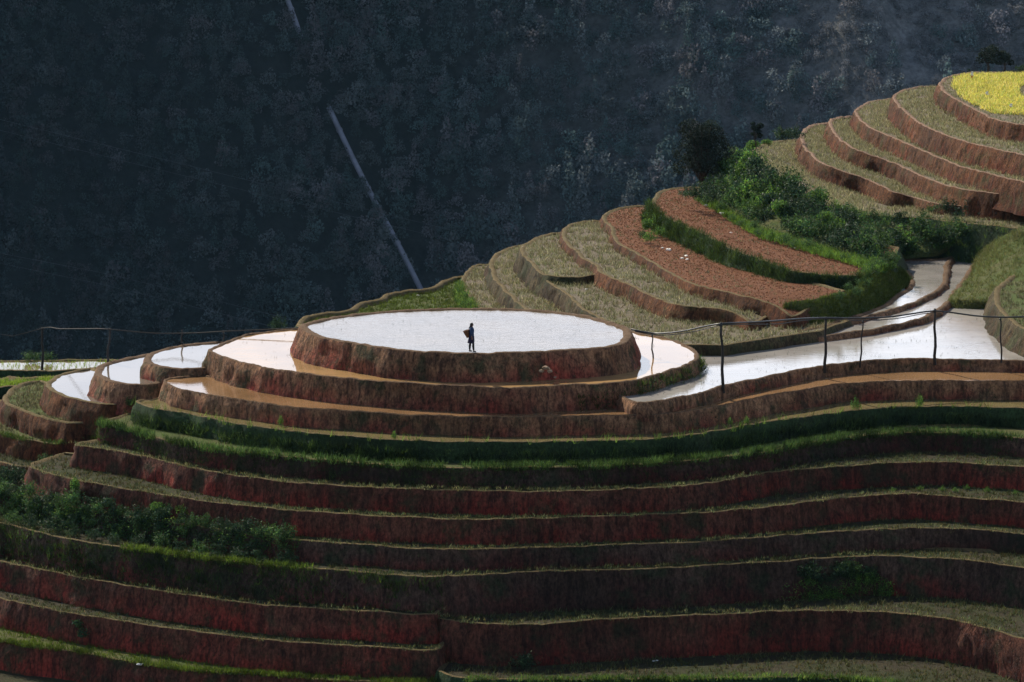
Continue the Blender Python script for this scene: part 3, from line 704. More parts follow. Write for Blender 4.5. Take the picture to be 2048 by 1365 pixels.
# ------------------------------------------------------------------ grass, stubble and crops (uncountable ground cover)
def on_screen(P, m=40):
    rel = P-np.array((0, 0, HC)); dep = rel[:, 1]*CP-rel[:, 2]*SP; up = rel[:, 1]*SP+rel[:, 2]*CP
    px = 1024+FPX*rel[:, 0]/dep; py = 682.5-FPX*up/dep
    return (px > -m) & (px < 2048+m) & (py > -m) & (py < 1365+m), px, py
def blades(P, n_per, hgt, wid, spread, lean=0.35, curve=False):
    n = len(P)*n_per
    base = np.repeat(P, n_per, 0)+np.stack([RNG.normal(size=n)*spread, RNG.normal(size=n)*spread, np.zeros(n)], 1)
    a = RNG.random(n)*6.283; hh = hgt*(0.55+0.9*RNG.random(n)); l = lean*RNG.normal(size=n)*hh; l2 = lean*RNG.normal(size=n)*hh
    w = wid*(0.6+0.8*RNG.random(n)); dx = np.cos(a)*w*0.5; dy = np.sin(a)*w*0.5
    A = base+np.stack([dx, dy, np.zeros(n)], 1); B = base-np.stack([dx, dy, np.zeros(n)], 1)
    C = base+np.stack([l, l2, hh], 1)
    V = np.stack([A, B, C], 1).reshape(-1, 3)
    return V, np.arange(n*3).reshape(n, 3)
def tints(nv, k, lo, hi, cols=None):
    n = nv//k
    b = (lo+(hi-lo)*RNG.random(n))[:, None]*np.ones((1, 3))
    if cols is not None:
        c = np.array(cols); b = b*c[RNG.integers(0, len(c), n)]
    return np.repeat(b, k, 0)
def field_points(key, dens, margin_keys=None):
    p = PL[key]; poly = p['inner'][:, :2]
    lo, hi = poly.min(0), poly.max(0)
    n = int((hi[0]-lo[0])*(hi[1]-lo[1])*dens)
    X = lo[0]+(hi[0]-lo[0])*RNG.random(n); Y = lo[1]+(hi[1]-lo[1])*RNG.random(n)
    ok = inside(poly, X, Y); X, Y = X[ok], Y[ok]
    # height from nearest rim sample (level, or the tilt along x)
    IN = p['inner']; 
    zz = np.full(len(X), p['z']-p['drop'])
    if p['bvh']:
        for i in range(len(X)):
            hit = p['bvh'].ray_cast(Vector((X[i], Y[i], 60)), Vector((0, 0, -1)))[0]
            if hit: zz[i] = hit.z
    P = np.stack([X, Y, zz], 1)
    ok, px, py = on_screen(P, 260); P = P[ok]
    for k2, q in PL.items():
        if k2 == key or q['z'] <= p['z']+0.02: continue
        if len(P) == 0: break
        P = P[~inside(q['poly'], P[:, 0], P[:, 1])]
    return P
DARKS = [(0.5, 0.6, 0.4), (0.35, 0.45, 0.25), (0.9, 0.9, 0.7), (0.3, 0.3, 0.22), (0.45, 0.7, 0.5), (0.6, 0.5, 0.3)]
STRAWS = [(1, 1, 1), (0.75, 0.85, 0.75), (1.5, 1.45, 1.35), (0.5, 0.62, 0.42), (0.6, 0.5, 0.42), (0.8, 0.75, 0.7)]
for key, dens, hgt, br, cols in [('T1', 12, 0.24, 0.96, STRAWS), ('T2', 12, 0.24, 1.02, STRAWS), ('T3', 12, 0.24, 1.02, STRAWS), ('T3b', 11, 0.24, 0.90, STRAWS), ('T4', 11, 0.24, 0.96, STRAWS),
                            ('T7', 12, 0.24, 1.14, STRAWS), ('T8', 12, 0.24, 1.08, STRAWS), ('T9', 12, 0.24, 1.08, STRAWS), ('T10', 12, 0.24, 1.08, STRAWS), ('T11', 12, 0.24, 1.08, STRAWS), ('T12', 6, 0.2, 0.9, STRAWS),
                            ('G5', 12, 0.15, 0.6, DARKS), ('G6', 12, 0.15, 0.55, DARKS), ('G7', 12, 0.15, 0.5, DARKS), ('G8', 12, 0.15, 0.5, DARKS), ('G9L', 11, 0.16, 0.36, DARKS),
                            ('G9R', 12, 0.18, 0.6, DARKS), ('G10R', 12, 0.18, 0.6, DARKS), ('G10L', 11, 0.16, 0.36, DARKS), ('FR2', 8, 0.2, 0.6, STRAWS), ('GL4', 12, 0.22, 0.6, STRAWS), ('GL5', 10, 0.2, 0.5, STRAWS), ('GL6', 10, 0.2, 0.45, DARKS)]:
    P = field_points(key, dens)
    if len(P) == 0: print('no stubble', key); continue
    big = np.array([fbm(p[0]*0.35, p[1]*0.35, 2.0, 2) for p in P])
    P = P[(big+RNG.normal(size=len(P))*0.5) > -0.35]
    v, f = blades(P, 6, hgt, 0.045, 0.07, 0.45)
    o = mesh_np('rice_stubble', v, f, M['straw'], tint=tints(len(v), 3, 0.45*br, 1.2*br, cols))
    tag(o, 'pale cut rice stubble over a dry terrace field', 'stubble', kind='stuff')

def rim_points(key, x0, x1, dens, lo=0.0, hi=1.0, cond=None):
    """points on the outer bank of a terrace between picture columns, lo..hi of its height below the rim"""
    p = PL[key]; L, N = p['L'], p['N']
    ok, px, py = on_screen(L, 60)
    idx = np.where(ok & (px >= x0) & (px <= x1))[0]
    facing = (L[idx, 0]*N[idx, 0]+L[idx, 1]*N[idx, 1]) < 0
    idx = idx[facing]
    if len(idx) == 0: return np.zeros((0, 3)), np.zeros((0, 2))
    n = int(len(idx)*0.22*dens)
    k = RNG.choice(idx, n); f = lo+(hi-lo)*RNG.random(n)
    off = 0.02+p['bat']*p['h']*f+0.05
    P = np.stack([L[k, 0]+N[k, 0]*off+RNG.normal(size=n)*0.14, L[k, 1]+N[k, 1]*off+RNG.normal(size=n)*0.1, L[k, 2]-p['h']*f], 1)
    return P, N[k]
GREENS = [(1, 1, 1), (0.7, 0.95, 0.9), (1.3, 1.2, 0.7), (0.6, 0.75, 0.8), (1.5, 1.35, 1.0)]
def rim_grass(key, x0, x1, dens, hgt, br, lo=0.0, hi=0.05, m='grass', label=None, cols=GREENS, wid=0.035, npr=5):
    P, N_ = rim_points(key, x0, x1, dens, lo, hi)
    if len(P) == 0: return
    P = P[np.array([fbm(p[0]*0.5, p[1]*0.5, p[2]*0.6+4, 3) for p in P])+RNG.normal(size=len(P))*0.25 > -0.3]
    v, f = blades(P, npr, hgt, wid, 0.08, 0.45)
    q = np.array([0.55+0.9*max(0, min(1, 0.5+1.1*fbm(p[0]*0.7, p[1]*0.7, p[2]*1.1, 3))) for p in v[::3]])
    t_ = tints(len(v), 3, 0.4*br, 1.3*br, cols)*np.repeat(q, 3)[:, None]
    tag(mesh_np('grass', v, f, M[m], tint=t_), label, 'grass', kind='stuff')
# overgrown banks
rim_grass('P3', 230, 2048, 60, 0.34, 0.5, 0.36, 0.9, cols=[(0.8, 0.95, 1.0), (1, 1, 0.7), (0.4, 0.55, 0.6), (1.6, 1.55, 1.5), (0.35, 0.45, 0.4)], label='dark shaggy grass hanging on the bank below the narrow green pond')
rim_grass('P3', 230, 2048, 3, 0.42, 0.8, 0.0, 0.1, label='thin seed stalks along the rim of the narrow green pond', cols=[(1.6, 1.5, 1.2), (1, 1.1, 0.7)])
rim_grass('G4', 190, 2048, 55, 0.30, 0.72, -0.1, 0.12, label='bright grass fringe along the terrace edge under the overgrown bank', cols=[(0.8, 0.95, 1.0), (1, 1.05, 0.8), (0.55, 0.75, 0.9), (1.3, 1.3, 1.3), (0.5, 0.6, 0.5)])
rim_grass('G4', 190, 2048, 36, 0.18, 0.35, 0.1, 0.9, label='short dark grass on the bank under the grass fringe')
rim_grass('T6', 1290, 1740, 95, 0.38, 0.36, 0.0, 0.95, label='thick grass hanging down the bank under the upper red field')
rim_grass('T7', 1470, 2048, 60, 0.45, 0.7, 0.0, 1.0, label='tall weeds covering the bushy bank above the red field')
rim_grass('T1', 900, 960, 110, 0.25, 0.9, 0.0, 0.9, label='vivid green grass on the small bank behind the round pond')
rim_grass('P1', 1270, 1420, 70, 0.3, 0.5, 0.1, 0.9, label='leafy weeds on the bank at the right end of the ring pond')
rim_grass('P1', 1150, 1290, 30, 0.25, 0.35, 0.3, 0.9, label='dark weeds low on the bank of the ring pond')
rim_grass('G11L', -40, 900, 60, 0.2, 0.7, -0.06, 0.03, label='yellow green grass line along the lowest left terrace edge', cols=[(1.4, 1.2, 0.6), (1, 1, 0.6)])
rim_grass('G10R', 930, 2048, 60, 0.2, 0.9, -0.04, 0.05, label='green grass line along the lowest right terrace edge')
rim_grass('G8', 250, 620, 50, 0.22, 0.8, -0.06, 0.04, label='bright grass strip in front of the bush row on the left', cols=[(1.3, 1.2, 0.6), (1, 1, 0.6)])
rim_grass('G8', -40, 880, 70, 0.3, 0.45, 0.0, 0.75, label='dark weeds hanging over the bank below the end of the bush row')
rim_grass('GL5', -40, 190, 40, 0.2, 0.6, -0.06, 0.05, label='short grass along the lower left terrace edge')
for key, x0, x1, br in [('G5', 130, 2048, 0.45), ('G6', 40, 2048, 0.42), ('G7', 590, 2048, 0.38), ('G8', 860, 2048, 0.36), ('G9R', 850, 2048, 0.45), ('G9L', -40, 880, 0.4), ('G10L', -40, 880, 0.4)]:
    rim_grass(key, x0, x1, 16, 0.14, br*2, -0.08, 0.02, m='straw', label='dry grass along a dark terrace edge', cols=DARKS, npr=4)
for key, x0, x1 in [('P0', 580, 1280), ('P1', 400, 1270), ('P2', 310, 1300), ('G5', 130, 2048), ('G6', 40, 2048), ('G7', 590, 2048), ('G8', 860, 2048), ('G9R', 850, 2048), ('G9L', -40, 880), ('G10L', -40, 880), ('C', 1270, 2048),
                    ('T8', 1580, 1900), ('T9', 1640, 2048), ('T10', 1700, 2048), ('T11', 1780, 2048), ('T12', 1870, 2048), ('T4', 1110, 1500), ('T5', 1200, 1590), ('P2', 1300, 2048), ('GL4', 0, 200)]:
    rim_grass(key, x0, x1, 5, 0.16, 0.28, 0.1, 1.0, m='straw', label='sparse dry wisps on a bare earth bank', cols=[(0.8, 0.6, 0.45), (0.6, 0.6, 0.4), (0.4, 0.55, 0.3)], npr=3)
def grid_scatter(G, n):
    nv, nu = G.shape[0]-1, G.shape[1]-1
    u = RNG.random(n)*nu; v = RNG.random(n)*nv; i = u.astype(int); j = v.astype(int); a = (u-i)[:, None]; b = (v-j)[:, None]
    return (G[j, i]*(1-a)+G[j, i+1]*a)*(1-b)+(G[j+1, i]*(1-a)+G[j+1, i+1]*a)*b
def rim_leaves(key, x0, x1, dens, size, thick, br, lo, hi, m, label, freq=0.6):
    P, N_ = rim_points(key, x0, x1, dens, lo, hi)
    if len(P) == 0: return
    q = np.array([0.5+0.8*fbm(p[0]*freq, p[1]*freq, p[2]*freq*1.3, 3) for p in P]); keep = q+RNG.normal(size=len(q))*0.12 > 0.22
    P, N_, q = P[keep], N_[keep], np.clip(q[keep], 0.1, 1.2)
    d = (RNG.random(len(P))**1.5*thick*q)[:, None]
    P = P+np.concatenate([N_*d, d*0.8], 1)
    v, f = leaf_quads(P, size, 0.5, 0.4)
    t_ = tints(len(v), 4, 0.45*br, 1.3*br, GREENS)*np.repeat(0.55+0.7*q, 4)[:, None]
    tag(mesh_np('undergrowth', v, f, M[m], tint=t_), label, 'undergrowth', kind='stuff')
P = grid_scatter(SLOPE3, 26000); q = np.array([0.5+0.8*fbm(p[0]*0.5, p[1]*0.3, p[2]*0.5, 3) for p in P]); P = P[q > 0.2]; q = np.clip(q[q > 0.2], 0, 1.2)
P[:, 2] += RNG.random(len(P))**1.5*0.9*q
v, f = leaf_quads(P, 0.13, 0.5, 0.4)
tag(mesh_np('undergrowth', v, f, M['leaf_dark'], tint=tints(len(v), 4, 0.5, 1.6, GREENS)*np.repeat(0.5+0.8*q, 4)[:, None]), 'ragged green undergrowth between the bushes of the thicket', 'undergrowth', kind='stuff')
rim_leaves('T6', 1290, 1740, 150, 0.11, 0.4, 0.55, 0.0, 0.9, 'leaf_mid', 'leafy creepers on the grassy bank between the red fields')
rim_leaves('G7', -60, 600, 330, 0.11, 0.55, 0.9, -0.05, 1.0, 'leaf', 'ragged undergrowth on the bank at lower left')
rim_leaves('G8', -60, 620, 160, 0.10, 0.3, 0.6, -0.15, 0.7, 'leaf_mid', 'low creeping weeds in front of the overgrown row at lower left')
rim_leaves('P3', 230, 2048, 130, 0.10, 0.25, 0.7, 0.25, 0.9, 'leaf_mid', 'creeping weeds on the dark bank under the narrow green pond')
rim_leaves('P1', 1200, 1420, 240, 0.09, 0.25, 0.7, 0.15, 0.95, 'leaf_mid', 'creeping weeds at the right end of the ring pond bank')
rim_leaves('G8', 1560, 1780, 260, 0.11, 0.5, 1.2, 0.5, 1.0, 'leaf', 'creeping weeds in the recess of the lower right bank')
for key_, x0_, x1_ in (('P2', 1310, 2048), ('P2', 1310, 2048), ('P1', 420, 560), ('P2', 900, 1260), ('G9R', 1000, 1120), ('G9R', 880, 920), ('G10L', 110, 210), ('G5', 880, 2048), ('G6', 300, 420), ('T8', 1700, 1880), ('P0', 590, 760), ('G9R', 1500, 2048), ('G10L', 300, 860)):
    rim_leaves(key_, x0_, x1_, 26, 0.09, 0.2, 0.5, 0.1, 0.9, 'leaf_dark', 'scattered weeds clinging to an earth bank', 0.8)
for key_ in ('T5', 'T6'):
    P = field_points(key_, 30); P[:, 2] += 0.01
    v, f = leaf_quads(P, 0.085, 0.1, 0.9)
    tag(mesh_np('soil_clods', v, f, M['clod'], tint=tints(len(v), 4, 0.6, 1.35, [(1, 1, 1), (0.9, 0.85, 0.8), (1.15, 1.2, 1.25)])), 'loose clods of red soil on a tilled field', 'soil', kind='stuff')
    P = field_points(key_, 1.2); v, f = blades(P, 5, 0.14, 0.04, 0.08, 0.5)
    tag(mesh_np('rice_stubble', v, f, M['straw'], tint=tints(len(v), 3, 0.3, 0.8, STRAWS)), 'sparse dry stubble on the tilled red field', 'stubble', kind='stuff')
# slopes, seed bed, yellow crop, pond shoots
v, f = blades(grid_scatter(SLOPE1, 3000), 6, 0.15, 0.04, 0.08, 0.5)
tag(mesh_np('grass', v, f, M['grass'], tint=tints(len(v), 3, 0.35, 0.9, [(1.2, 1.05, 0.6), (0.8, 0.8, 0.6), (1.2, 0.9, 0.7)])), 'olive grass on the slope left of the winding pond', 'grass', kind='stuff')
v, f = blades(grid_scatter(SLOPE2, 5200), 5, 0.2, 0.04, 0.07, 0.5)
tag(mesh_np('grass', v, f, M['straw'], tint=tints(len(v), 3, 0.35, 0.8, [(0.8, 0.95, 0.5), (1, 1, 0.7), (0.6, 0.8, 0.4)])), 'olive stubble on the rounded slope right of the winding pond', 'grass', kind='stuff')
P = field_points('SP', 1.0); rows = []
p = PL['SP']; lo, hi = p['poly'].min(0), p['poly'].max(0)
for y in np.arange(lo[1]+0.6, hi[1]-0.5, 0.75):
    for x in np.arange(lo[0]+0.5, hi[0]-0.5, 0.42): rows.append((x+RNG.normal()*0.05, y+RNG.normal()*0.07, p['z']-0.16))
P = np.array(rows); P = P[inside(p['inner'][:, :2], P[:, 0], P[:, 1])]; P = P[on_screen(P, 260)[0]]
v, f = blades(P, 5, 0.30, 0.05, 0.05, 0.3)
tag(mesh_np('rice_seedlings', v, f, M['grass'], tint=tints(len(v), 3, 0.9, 1.8, [(1.4, 1.25, 0.6)])), 'rows of young green rice standing in the flooded bed at far left', 'rice', kind='stuff')
v, f = blades(field_points('SL', 14), 6, 0.25, 0.05, 0.08, 0.4)
tag(mesh_np('grass', v, f, M['grass'], tint=tints(len(v), 3, 0.8, 1.6, [(1.4, 1.25, 0.6)])), 'yellow green grass on the small far left field', 'grass', kind='stuff')
v, f = blades(field_points('T0', 10), 6, 0.22, 0.05, 0.1, 0.5)
tag(mesh_np('grass', v, f, M['grass'], tint=tints(len(v), 3, 0.3, 0.75, [(1.3, 1.05, 0.6), (1, 0.9, 0.7)])), 'mossy green grass on the low field behind the round pond', 'grass', kind='stuff')
v, f = blades(field_points('G11L', 14), 5, 0.18, 0.04, 0.07, 0.4)
tag(mesh_np('grass', v, f, M['grass'], tint=tints(len(v), 3, 0.3, 0.7, [(1.3, 1.2, 0.6)])), 'short grass on the lowest left terrace', 'grass', kind='stuff')
P = field_points('T12', 26); _, px, py = on_screen(P)
crop_poly = np.array([(1905,170),(1912,158),(1935,152),(2060,150),(2290,152),(2290,262),(2048,232),(1990,228),(1950,212),(1920,192)])
ok = inside(crop_poly, px, py) & ~(((px-2062)/26)**2+((py-184)/17)**2 < 1)
P = P[ok]; P = P[(np.array([fbm(p[0]*0.9, p[1]*0.5, 8.0, 3) for p in P])+RNG.normal(size=len(P))*0.4) > -0.25]
v, f = blades(P, 6, 0.3, 0.09, 0.1, 0.5)
tag(mesh_np('yellow_crop', v, f, M['crop'], tint=tints(len(v), 3, 0.4, 1.25, [(1, 1, 1), (1, 1, 1), (0.6, 0.85, 0.8), (1, 1, 1.8)])), 'bright yellow ripe crop on the highest terrace', 'crop', kind='stuff')
for key, dens in [('C', 3.0), ('P1', 0.8), ('PL1', 1.2), ('B', 1.0), ('P0', 0.35)]:
    P = field_points(key, dens); P[:, 2] = Z[key]-0.14
    cl = np.array([fbm(p[0]*0.4, p[1]*0.4, 5.0, 2) for p in P]) if len(P) else np.zeros(0)
    P = P[(cl+RNG.normal(size=len(P))*0.3) > 0.15]
    if not len(P): continue
    v, f = blades(P, 2, 0.17, 0.022, 0.05, 0.25)
    tag(mesh_np('rice_shoots', v, f, M['leaf_dark'], tint=tints(len(v), 3, 0.6, 1.2)), 'thin dark rice shoots standing in flooded water', 'rice', kind='stuff')

# ------------------------------------------------------------------ bushes and trees
def bush_mesh(w, h, n, size, lo=0.35, hi=1.3, cols=GREENS, aspect=0.5):
    bl = random_blobs(w, h, 9)
    pts, k = blob_points(bl, n); pts[:, 2] = np.abs(pts[:, 2])+0.02
    v, f = leaf_quads(pts, size, 0.5, aspect)
    bt = (0.7+0.6*RNG.random(len(bl)))[k]
    t = tints(len(v), 4, lo, hi, cols)*np.repeat(bt, 4)[:, None]
    return v, f, t
def bush_proto(name, w, h, n, size, m, **k):
    v, f, t = bush_mesh(w, h, n, size, **k)
    me_o = mesh_np(name, v, f, M[m], tint=t)
    col.objects.unlink(me_o)
    return me_o
BP = [bush_proto('bush', 1.2, 1.0, 900, 0.12, 'leaf', cols=GREENS) for _ in range(4)]
BD = [bush_proto('bush', 1.2, 0.95, 700, 0.13, 'leaf_dark', cols=GREENS) for _ in range(3)]
def rag_proto(m, **k):
    v, f, t = ragged_mesh(**k); o = mesh_np('bush', v, f, M[m], tint=t); col.objects.unlink(o); return o
BM = [rag_proto('leaf_mid', w=1.5, h=1.0, n_stem=26, n_leaf=34, size=0.12) for _ in range(4)]
BL = [rag_proto('leaf', w=1.4, h=0.9, n_stem=24, n_leaf=34, size=0.11) for _ in range(3)]
BK = [rag_proto('leaf_dark', w=1.5, h=0.9, n_stem=26, n_leaf=34, size=0.12) for _ in range(3)]
BP = BP[:1]+BL+BM[:2]; BD = BD[:1]+BK+BM[2:3]
def place(proto, loc, s, label, group=None, cat='bush', sz=None, rz=None):
    o = proto.copy(); col.objects.link(o); o.location = loc; o.scale = (s, s, (sz or s)); o.rotation_euler = (0, 0, random.random()*6.28 if rz is None else rz)
    tag(o, label, cat, group); return o
def bank_point(key, px, f):
    p = PL[key]; L, N = p['L'], p['N']
    ok, qx, qy = on_screen(L, 200)
    fc = (L[:, 0]*N[:, 0]+L[:, 1]*N[:, 1]) < 0
    d = np.abs(qx-px)+np.where(fc, 0, 1e4); i = int(np.argmin(d)); off = p['bat']*p['h']*f
    return (L[i, 0]+N[i, 0]*off, L[i, 1]+N[i, 1]*off, L[i, 2]-p['h']*f-0.1)
# big bushy bank under T7
g = 'bushes crowding the bank above the upper red field'
nv_, nu_ = SLOPE3.shape[0]-1, SLOPE3.shape[1]-1
for i in range(30):
    for q in (0.03, 0.27, 0.52, 0.78):
        a_ = int(min(nu_, max(0, (i+random.uniform(0, 1))/30*nu_))); b_ = int(min(nv_, max(0, (q+random.uniform(-.09, .09))*nv_)))
        loc = SLOPE3[b_, a_]; dark = random.random() < (0.55 if q < 0.1 else 0.75 if q < 0.7 else 0.35)*(0.6 if i < 7 else 1)
        place(random.choice(BD if dark else BP+BM), (loc[0], loc[1], loc[2]-0.1), random.uniform(1.0, 1.8)*(0.55 if i > 19 and q < 0.4 else 1), 'bush in the dense green thicket on the bank between red field and stubble', g)
# low green verge at the back of T6 field
g = 'low bushes edging the upper red field'
for px, py in [(1405,398),(1420,408),(1440,420),(1462,434),(1483,446),(1503,458),(1522,468),(1545,476),(1568,482),(1593,488),(1618,496),(1642,503),(1666,510),(1690,517),(1715,524),(1738,531),(1756,533)]:
    zt = Z['T6']-0.1+tl(1400, 1730, -1.0)(1024+(px-1024)*0.885)
    for q in range(1):
     place(random.choice(BL+BM), at(px+random.uniform(-6, 6), py+6-q*9+random.uniform(-3, 3), zt), random.uniform(0.5, 0.85), 'low bright green bush at the foot of the thicket beside the red soil', g)
vr = [at(px+dx, py+dy, Z['T6']-0.1+tl(1400, 1730, -1.0)(1024+(px-1024)*0.885)) for px, py in [(1400+i*3.7, float(np.interp(1400+i*3.7, [1400, 1440, 1483, 1522, 1593, 1666, 1740, 1770], [396, 420, 447, 469, 489, 511, 532, 536]))) for i in range(100)] for dx, dy in ((random.uniform(-2, 2), random.uniform(-10, 9)) for _ in range(14))]
v, f = blades(np.array(vr), 6, 0.32, 0.05, 0.1, 0.5)
tag(mesh_np('grass', v, f, M['grass'], tint=tints(len(v), 3, 0.5, 1.5, [(1.2, 1.2, 0.6), (0.8, 1, 0.7)])), 'bright grass verge between the thicket and the upper red field', 'grass', kind='stuff')
# left end of T6 bank
g = 'bright bushes at the end of the red field bank'
for px, py, s in [(1305,425,0.9),(1313,440,1.0),(1296,452,0.9),(1288,465,0.7),(1325,432,0.7),(1300,470,0.8),(1318,458,0.8)]:
    place(random.choice(BP), at(px, py+14, Z['T6']-0.9), s, 'bright green bush on the left tip of the bank between the two red fields', g)
# pond head vegetation
g = 'bushes above the winding pond'
for k in range(14):
    loc = SLOPE3[int(random.uniform(0.6, 1.0)*nv_), int(random.uniform(0.7, 0.98)*nu_)]
    place(random.choice(BL), (loc[0], loc[1], loc[2]-0.05), random.uniform(0.6, 1.0), 'bright bush between the head of the winding pond and the thicket', g)
for px, py, s in [(1725,575,0.8),(1745,560,0.9),(1765,552,0.8),(1700,585,0.7),(1680,600,0.6),(1780,540,0.7),(1715,592,0.6),(1740,552,0.7),(1755,543,0.8),(1725,556,0.7),(1770,536,0.7),(1705,562,0.6),(1785,530,0.6)]:
    place(random.choice(BP), at(px, py, z5-0.3), s, 'yellow green bush on the slope below the right end of the red field', 'bushes on the slope beside the winding pond')
g = 'dark bushes at the right end of the thicket'
for px, f, s in [(1868,0.4,1.0),(1895,0.2,1.2),(1925,0.5,1.3),(1950,0.1,1.3),(1975,0.5,1.5),(2000,0.15,1.3),(2025,0.5,1.5),(2050,0.2,1.3)]:
    place(random.choice(BD), bank_point('T8', px, f), s, 'dark bush behind the rounded slope at the right edge', g)
# left bush row on the G7 bank
g = 'bushes growing over the bank at lower left'
for px in range(-20, 600, 27):
    for f in (0.0, 0.4, 0.8):
        if px > 380 and f > 0.7: continue
        loc = bank_point('G7', px+random.uniform(-8, 8), f+random.uniform(-0.08, 0.08))
        place(random.choice(BD if random.random() < 0.55 else BM), loc, random.uniform(0.7, 1.2), 'leafy bush in the long overgrown row at lower left', g)
for px in range(-20, 590, 42):
    for q in (0.25, 0.75):
        y7 = np.interp(px, [0, 205, 393, 598], [1025, 1055, 1086, 1118]); y8 = np.interp(px, [0, 170, 342, 598], [1050, 1086, 1110, 1137])
        place(random.choice(BD if random.random() < 0.6 else BM), at(px+random.uniform(-9, 9), y7+(y8-y7)*q, Z['G8']-0.1), random.uniform(0.55, 1.0), 'leafy bush in the long overgrown row at lower left', g)
for px, py, s in [(315,1042,0.9),(340,1040,1.0),(365,1045,0.9),(330,1030,0.7)]:
    place(random.choice(BP), at(px, py, Z['G7']-0.1), s, 'bright green bush clump against the red bank at the back of the lower left row', 'clump behind the lower left row')
place(BP[0], at(148, 1012, Z['G7']-0.1), 0.6, 'slender upright plant rising above the lower left bush row', sz=1.4)
g = 'bushes at the far left edge'
for px, py, s in [(8,968,1.2),(28,970,1.3),(-10,965,1.2),(42,966,0.9)]:
    place(random.choice(BD), at(px, py, Z['G7']-0.1), s, 'round bush at the left edge below the curved terraces', g)
# gully weeds between the left nose and the front terraces
g = 'weeds in the dark gully left of the front terraces'
for px, py, zz, s in [(262,806,Z['PL3'],0.6),(285,785,Z['PL3'],0.7),(300,778,Z['PL3'],0.7),(245,825,Z['GL4'],0.7),(225,838,Z['GL4'],0.7),(205,855,Z['GL5'],0.7),(185,868,Z['GL5'],0.7),(165,880,Z['GL5'],0.6),(135,905,Z['GL6'],0.8),(115,912,Z['GL6'],0.8),(95,920,Z['GL6'],0.7),(150,898,Z['GL6'],0.7)]:
    place(random.choice(BD), at(px, py+8, zz-0.1), s, 'dark weed clump in the gully between the left nose and front terraces', g)
# clumps on the lowest banks
g = 'weeds in the recess at lower right'
for k in range(18):
    px = random.uniform(1575, 1770); f = random.uniform(0.35, 0.98)
    place(random.choice(BL if f > 0.5 else BD), bank_point('G8', px, f), random.uniform(0.7, 1.15), 'green weed clump in the recess of the lower right bank', g)
place(BD[1], at(1050, 1340, Z['G10R']-0.1), 1.0, 'dark bush at the foot of the lowest crimson bank')
place(BD[0], at(165, 1275, Z['G10L']-1.2), 1.1, 'dark weed patch hanging on the red bank at bottom left')
place(BP[2], at(897, 1330, Z['G11L']), 0.7, 'pale green tuft at the corner between the lowest left and right terraces', sz=1.3)
g = 'small green plants on a lower right field'
for px, py in [(1840,982),(1885,983),(1910,985),(1935,980),(1975,985),(2030,990),(1785,985)]:
    place(BP[1], at(px, py, Z['G6']-0.1), 0.32, 'small leafy plant on the dark stubble strip at right', g)
g = 'stalks on the rim of the narrow green pond'
for px, py, s in [(1710,822,0.45),(1838,815,0.4),(1460,850,0.25),(1492,848,0.25),(560,850,0.3),(790,880,0.3)]:
    place(BP[3], at(px, py, Z['P3']), s, 'thin upright weed on the rim of the narrow green pond', g, sz=s*2)
place(BM[1], at(68, 722, -6.8), 1.0, 'round olive bush behind the flooded seed bed at far left', sz=0.8)
place(BM[2], at(97, 724, -6.8), 0.7, 'smaller bush beside the round one behind the far left seed bed')
place(BD[2], at_depth(556, 662, 232), 0.9, 'small dark shrub standing behind the ring pond rim', sz=1.2)
place(BD[1], at(1563, 282, Z['T7']), 1.3, 'dark rounded bush on the ridge, left of the stubble terraces')
place(BD[2], at(1590, 280, Z['T7']), 1.2, 'bush touching the left tip of the brown terraces on the ridge')
g = 'bushes running up the ridge beside the big tree'
for px, py, s in [(1470,340,1.5),(1450,372,1.5),(1440,345,1.3),(1482,318,1.2),(1505,300,1.2),(1425,392,1.1),(1390,385,1.2),(1372,380,0.9),(1535,288,0.9),(1460,300,1.0),(1410,380,1.1)]:
    place(random.choice(BP if px > 1440 else BD), at(px, py+14, Z['T6']+0.8), s, 'green bush on the ridge between the big tree and stubble field', g)

for px, py, s in [(1742,541,0.8),(1758,535,0.9),(1772,527,0.9),(1786,521,0.9),(1750,528,0.8),(1768,519,0.8),(1730,548,0.7)]:
    place(random.choice(BL+BM), at(px, py+4, z6_(px)-0.05), s, 'bright bush hiding the right end of the upper red field', 'bushes at the right end of the upper red field')
def tree(name, loc, w, h, trunk_h, n, size, label, m='leaf_tree', blobs=10, cat='tree', lo=0.4, hi=1.4):
    root = empty(name, loc); tag(root, label, cat)
    parts = []; top = np.array((random.uniform(-.2, .2), random.uniform(-.2, .2), trunk_h))
    parts.append(tube([(0, 0, -0.3), top*0.5+np.array((0.05, 0, 0)), top, top+np.array((0.1, 0, h*0.3))], [w*0.045, w*0.04, w*0.032, w*0.012], 8))
    bl = []
    for i in range(blobs):
        a = i*2.4+random.random(); rr = w*0.5*(0.25+0.45*random.random()); zz = trunk_h+(h-trunk_h)*(0.15+0.75*(i+0.5)/blobs)
        rr *= 1.1-0.55*(zz-trunk_h)/(h-trunk_h)
        c = np.array((rr*math.cos(a), rr*math.sin(a), zz)); s = w*(0.13+0.1*random.random())
        bl.append((*c, s, s, s*0.75))
        parts.append(tube([top*(0.7+0.3*random.random()), (top+c)/2+np.array((0, 0, 0.1*h*random.random())), c], [w*0.022, w*0.016, w*0.006], 6))
    V, F = merge(parts); mesh_np('trunk', V, F, M['bark'], parent=root, smooth=True)
    pts, k = blob_points(bl, n); v, f = leaf_quads(pts, size, 0.2, 0.55)
    bt = (0.65+0.7*RNG.random(len(bl)))[k]
    mesh_np('crown', v, f, M[m], parent=root, tint=tints(len(v), 4, lo, hi)*np.repeat(bt, 4)[:, None])
    return root
tree('broadleaf_tree', at(1405, 392, Z['T6']-0.4), 5.0, 5.9, 1.2, 9500, 0.16, 'big dark round tree on the ridge above the red fields', blobs=24, lo=0.3, hi=1.5)
